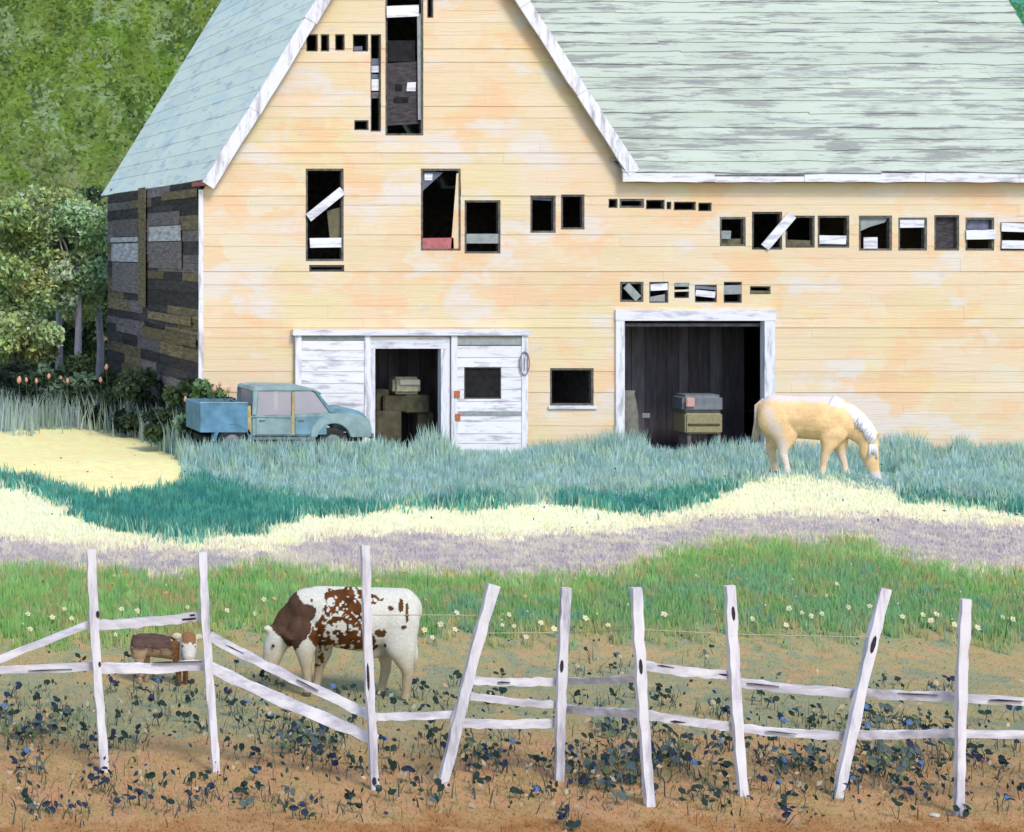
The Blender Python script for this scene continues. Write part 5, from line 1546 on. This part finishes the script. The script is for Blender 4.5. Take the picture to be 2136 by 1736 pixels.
# dark weeds round the fence
M['leaf_dk'] = plain('dark_green_leaf', A(26, 52, 44), 0.6, 20, 0.3, bstr=0)
M['leaf_nv'] = plain('navy_leaf', A(34, 46, 70), 0.6, 20, 0.3, bstr=0)
M['leaf_sl'] = plain('slate_leaf', A(88, 104, 104), 0.7, 20, 0.25, bstr=0)
M['leaf_ol'] = plain('olive_leaf', A(108, 120, 84), 0.7, 20, 0.25, bstr=0)
M['blue_fl'] = plain('blue_blossom', A(96, 134, 184), 0.6, 20, 0.2, bstr=0)
M['paledab'] = plain('faded_blossom', A(208, 188, 156), 0.7, 20, 0.2, bstr=0)
LM = {}
for key in ('leaf_dk', 'leaf_nv', 'leaf_sl', 'leaf_ol'):
    for v, (L, W) in enumerate(((0.110, 0.082), (0.128, 0.070), (0.098, 0.086))):
        m = petal_mesh('leaf', L, W, 0.4); m.materials.append(M[key]); LM[(key, v)] = m
bl = MB()
for k in range(7):
    a = k * 2 * math.pi / 7
    bl.loft([[(0.010 * math.cos(a + q), 0.010 * math.sin(a + q), 0.0) for q in (-.5, .5)] + [(0.038 * math.cos(a + .3), 0.038 * math.sin(a + .3), .012), (0.038 * math.cos(a - .3), 0.038 * math.sin(a - .3), .012)],
             [(0.010 * math.cos(a + q), 0.010 * math.sin(a + q), 0.006) for q in (-.5, .5)] + [(0.038 * math.cos(a + .3), 0.038 * math.sin(a + .3), .018), (0.038 * math.cos(a - .3), 0.038 * math.sin(a - .3), .018)]])
bl.tube([(0, 0, 0), (0, 0, 0.014)], 0.014, 7)
blue_me = bl.mesh('blossom'); blue_me.materials.append(M['blue_fl'])
fad_me = blue_me.copy(); fad_me.materials.clear(); fad_me.materials.append(M['paledab'])
def arc_stem(b):
    me = MB().tube([(b * 4 * t * (1 - t), 0, t) for t in (-0.05, 0.2, 0.4, 0.6, 0.8, 1.0)], 0.0038, 5).mesh('stem', True); me.materials.append(M['stem_d']); return me
ST = [arc_stem(b) for b in (0.012, -0.015, 0.022)]
# x, y, kind: d = dark leaves, n = navy leaves, s = slate, b = with blue blossom, c = bushy clump, f = faded blossom
W_ = '''33,1427,n 92,1425,d 77,1453,d 123,1458,d 138,1479,c 26,1489,d 13,1452,n 8,1471,b 59,1512,c 95,1508,c 30,1521,c 55,1566,b 29,1581,n 87,1600,s 68,1641,d 50,1663,d 68,1676,s 106,1677,n 168,1678,n
197,1456,d 180,1517,d 189,1543,n 233,1420,n 287,1435,d 312,1443,n 328,1421,b 369,1420,d 398,1425,d 390,1449,d 243,1484,d 276,1468,d 340,1468,d 325,1494,n 378,1489,d 416,1505,d 264,1536,d 285,1522,d 235,1532,n 220,1558,n 212,1602,n 196,1618,n 214,1628,n
311,1622,d 303,1658,n 256,1659,n 346,1668,d 399,1622,d 398,1653,n 429,1609,d 433,1643,n 475,1435,n 479,1463,d 511,1463,b 503,1499,d 476,1537,d 490,1561,d 537,1566,n 530,1607,b 502,1643,d 516,1671,s 166,1372,d 260,1367,d 489,1381,d
546,1410,d 582,1425,d 693,1432,b 732,1431,d 596,1477,n 562,1490,b 672,1519,b 630,1512,c 649,1534,c 616,1541,c 690,1546,d 716,1536,d 736,1498,d 728,1576,d 753,1593,d 666,1565,n 691,1579,n 512,1637,d 546,1645,d 602,1644,s 732,1659,d 751,1676,d 628,1683,n
799,1645,d 826,1649,d 870,1631,d 921,1638,d 905,1666,s 800,1540,b 812,1560,d 819,1599,d 856,1602,n 820,1466,d 882,1429,d 865,1425,n 915,1467,d 939,1453,d 945,1406,d 910,1501,d 898,1518,d 893,1534,d 924,1557,n 938,1543,b
1044,1401,d 1022,1443,d 1044,1442,d 1017,1509,b 1066,1546,b 991,1557,c 1002,1574,d 974,1588,d 991,1624,d 1015,1628,d 1047,1593,n 1080,1518,d 1123,1582,d 1081,1648,d 1115,1644,b 1154,1644,d 1178,1694,n 1193,1714,d
1210,1448,d 1280,1448,d 1318,1434,d 1269,1385,d 1225,1355,d 1291,1369,f 1202,1387,f 1323,1490,n 1301,1509,n 1269,1512,c 1232,1536,d 1211,1551,d 1195,1568,b 1238,1574,d 1290,1558,b 1325,1557,c 1287,1576,c 1333,1585,c 1297,1609,c 1269,1630,s 1218,1624,n 1227,1600,c 1195,1596,d 1286,1663,s 1357,1644,d
1365,1425,d 1381,1453,d 1402,1448,d 1484,1464,f 1498,1467,d 1518,1477,n 1482,1345,d 1472,1369,f 1392,1515,d 1420,1539,d 1438,1537,n 1398,1554,c 1398,1576,c 1433,1576,d 1444,1590,b 1498,1544,b 1505,1529,d 1519,1548,d 1505,1588,d 1518,1623,d 1437,1646,d 1470,1645,d 1494,1655,d 1486,1676,d
1585,1557,d 1588,1445,d 1612,1460,d 1630,1502,b 1668,1485,d 1709,1469,d 1703,1490,d 1690,1501,d 1753,1490,d 1613,1540,d 1632,1585,b 1650,1585,c 1667,1571,c 1683,1565,d 1720,1568,d 1591,1624,n 1622,1628,b 1674,1653,d 1637,1669,d 1639,1687,n
1745,1637,d 1802,1473,b 1816,1471,d 1844,1478,f 1840,1501,s 1896,1491,c 1892,1508,b 1940,1490,d 1969,1508,d 1787,1515,d 1806,1512,b 1872,1413,d 1949,1424,f 1980,1414,n 1773,1621,b 1794,1610,n 1774,1585,d 1795,1554,n 1846,1557,c 1854,1579,c 1885,1557,c 1912,1575,d 1917,1592,b 1846,1600,c 1878,1627,d 1888,1644,n 1874,1676,d 1969,1625,d 1963,1586,d 1982,1554,c
2054,1487,d 2116,1478,b 2046,1562,d 2046,1583,n 2092,1585,d 2116,1540,n 2095,1663,b 2029,1534,d 2126,1639,d 2007,1677,d'''
WEEDS = [(int(a), int(b), k) for a, b, k in (w.split(',') for w in W_.split())]
KN = {'d': 'dark green weeds', 'n': 'navy leaved weeds', 's': 'slate grey weeds', 'b': 'blue flowered weeds', 'c': 'bushy dark weeds', 'f': 'faded pale weeds'}
KS = {'d': 'dark green weed', 'n': 'navy leaved weed', 's': 'slate grey weed', 'b': 'blue flowered weed', 'c': 'bushy dark weed', 'f': 'weed with a faded pale blossom'}
wg = {}
for q in sorted(WEEDS): wg.setdefault((bay(q[0], q[1]), q[2]), []).append(q)
for (b, k), qs in wg.items():
    for i, (px, py, _) in enumerate(qs):
        hpx = random.uniform(16, 34)
        X, Y, Z = [float(v) for v in ground_at(px + random.uniform(-6, 6), py + hpx)]
        c = P(px, py, Y)
        h = max(0.05, c.z - Z); dx = c.x - X
        t = empty('weed', (X, Y, Z))
        lab = (KS[k] + ' standing alone ' if len(qs) == 1 else ORD[i] + ' from left of the ' + KN[k] + ' ') + bay_text(b)
        if len(qs) == 1: lab = 'lone ' + KS[k] + ' near the fence, ' + bay_text(b)
        tag(t, lab, 'weed', 'dark weeds round the fence')
        o = bpy.data.objects.new('stem', random.choice(ST)); link(o, t)
        o.scale = (1, 1, h); o.rotation_euler = (0, math.atan2(dx, h) * 0.9, 0)
        nl = {'d': random.choice((2, 2, 3)), 'n': 3, 's': 3, 'b': 2, 'c': 13, 'f': 2}[k]
        spread = 0.06 if k != 'c' else 0.19
        for j in range(nl):
            key = {'d': 'leaf_dk', 'n': 'leaf_nv', 's': 'leaf_sl', 'b': random.choice(('leaf_nv', 'leaf_dk')), 'c': random.choice(('leaf_dk', 'leaf_nv', 'leaf_sl', 'leaf_sl', 'leaf_ol', 'leaf_ol')), 'f': 'leaf_sl'}[k]
            o = bpy.data.objects.new('leaf', LM[(key, random.randrange(3))]); link(o, t)
            f = random.uniform(0.45, 1.0) if k == 'c' else (1.0 if j == 0 else random.uniform(0.6, 1.0))
            a = random.uniform(-2.6, 2.6)
            loc = Vector((dx * f + (random.uniform(-spread, spread) if j else 0), random.uniform(-spread, spread), h * f + (random.uniform(-.03, .03) if k == 'c' else 0)))
            sc = random.uniform(0.7, 1.15) * (0.95 if k == 'c' else 0.82)
            o.matrix_local = Matrix.Translation(loc) @ Matrix.Rotation(R(random.uniform(25, 75)), 4, 'X') @ Matrix.Rotation(a, 4, 'Z') @ Matrix.Rotation(random.uniform(-.4, .4), 4, 'Y') @ Matrix.Scale(sc, 4) @ Matrix.Translation((0, -0.02, 0))
        if k in 'bf':
            o = bpy.data.objects.new('blossom', blue_me if k == 'b' else fad_me); link(o, t)
            o.matrix_local = Matrix.Translation((dx, -0.03, h)) @ Matrix.Rotation(R(random.uniform(40, 70)), 4, 'X') @ Matrix.Scale(random.uniform(0.7, 1.05), 4)
        if k == 'c':
            for j in range(3):
                o = bpy.data.objects.new('stem', random.choice(ST)); link(o, t)
                o.scale = (1, 1, h * random.uniform(0.9, 1.3)); o.rotation_euler = (random.uniform(-.5, .5), random.uniform(-.7, .7), 0)

# tangle of thin strokes of stalk and leaf litter round the weeds
tx, ty, tc, ts = [], [], [], []
TC = [lin1(c) for c in ((84, 100, 84), (66, 84, 84), (104, 116, 88), (58, 72, 78), (132, 140, 112), (120, 126, 96))]
for px, py, k in WEEDS:
    X0, Y0, Z0 = [float(v) for v in ground_at(px, py + 26)]
    for j in range({'c': 46, 'n': 14, 'b': 14}.get(k, 8)):
        sg = 0.22 if k == 'c' else 0.13
        tx.append(X0 + random.gauss(0, sg)); ty.append(Y0 + random.gauss(0, sg * 1.6)); tc.append(random.choice(TC)); ts.append(random.uniform(0.05, 0.24))
tx, ty, tc, ts = np.array(tx), np.array(ty), np.array(tc), np.array(ts)
blades('weed_tangle', tx, ty, ts, rng.uniform(0.004, 0.011, len(tx)), tc / 0.9, 1.1, 'olive and slate tangle of stalks at the feet of the fence weeds')
lx = tx + rng.normal(size=len(tx)) * 0.1; ly = ty + rng.normal(size=len(tx)) * 0.1
k_ = rng.random(len(tx)) < 0.42
lx, ly = lx[k_], ly[k_]
LC = [lin1(c) for c in ((44, 66, 60), (54, 66, 88), (84, 100, 100), (60, 80, 66), (204, 176, 140), (176, 170, 150))]
ex_x, ex_y, _ = ground_at(rng.uniform(-150, 2300, 900), rng.uniform(1430, 1700, 900))
lx = np.concatenate([lx, ex_x]); ly = np.concatenate([ly, ex_y])
me = leaf_mesh('weed_litter', np.stack([lx, ly, ground_z(lx, ly) + rng.uniform(0.02, 0.24, len(lx))], 1), rng.uniform(0.018, 0.045, len(lx)), np.array([random.choice(LC) for _ in lx]) / 0.95, 1.0)
tag(mesh_obj('weed_litter', me, M['leaf']), 'small dark leaves scattered through the weeds round the fence', 'leaves', None, 'stuff')

# one pale pebble at the front
X, Y, Z = [float(v) for v in ground_at(1949, 1703)]
pb = mesh_obj('pebble', ball_mesh('pebble', 0.05, plain('pale_stone', A(214, 212, 210), 0.8, 20, 0.1), 0.4, 2), None, None, (X, Y, Z + 0.01))
tag(pb, 'flat pale pebble on bare earth left of the last post foot', 'pebble')

print('objects', len(bpy.data.objects), 'tris approx', sum(len(o.data.polygons) for o in bpy.data.objects if o.type == 'MESH'))
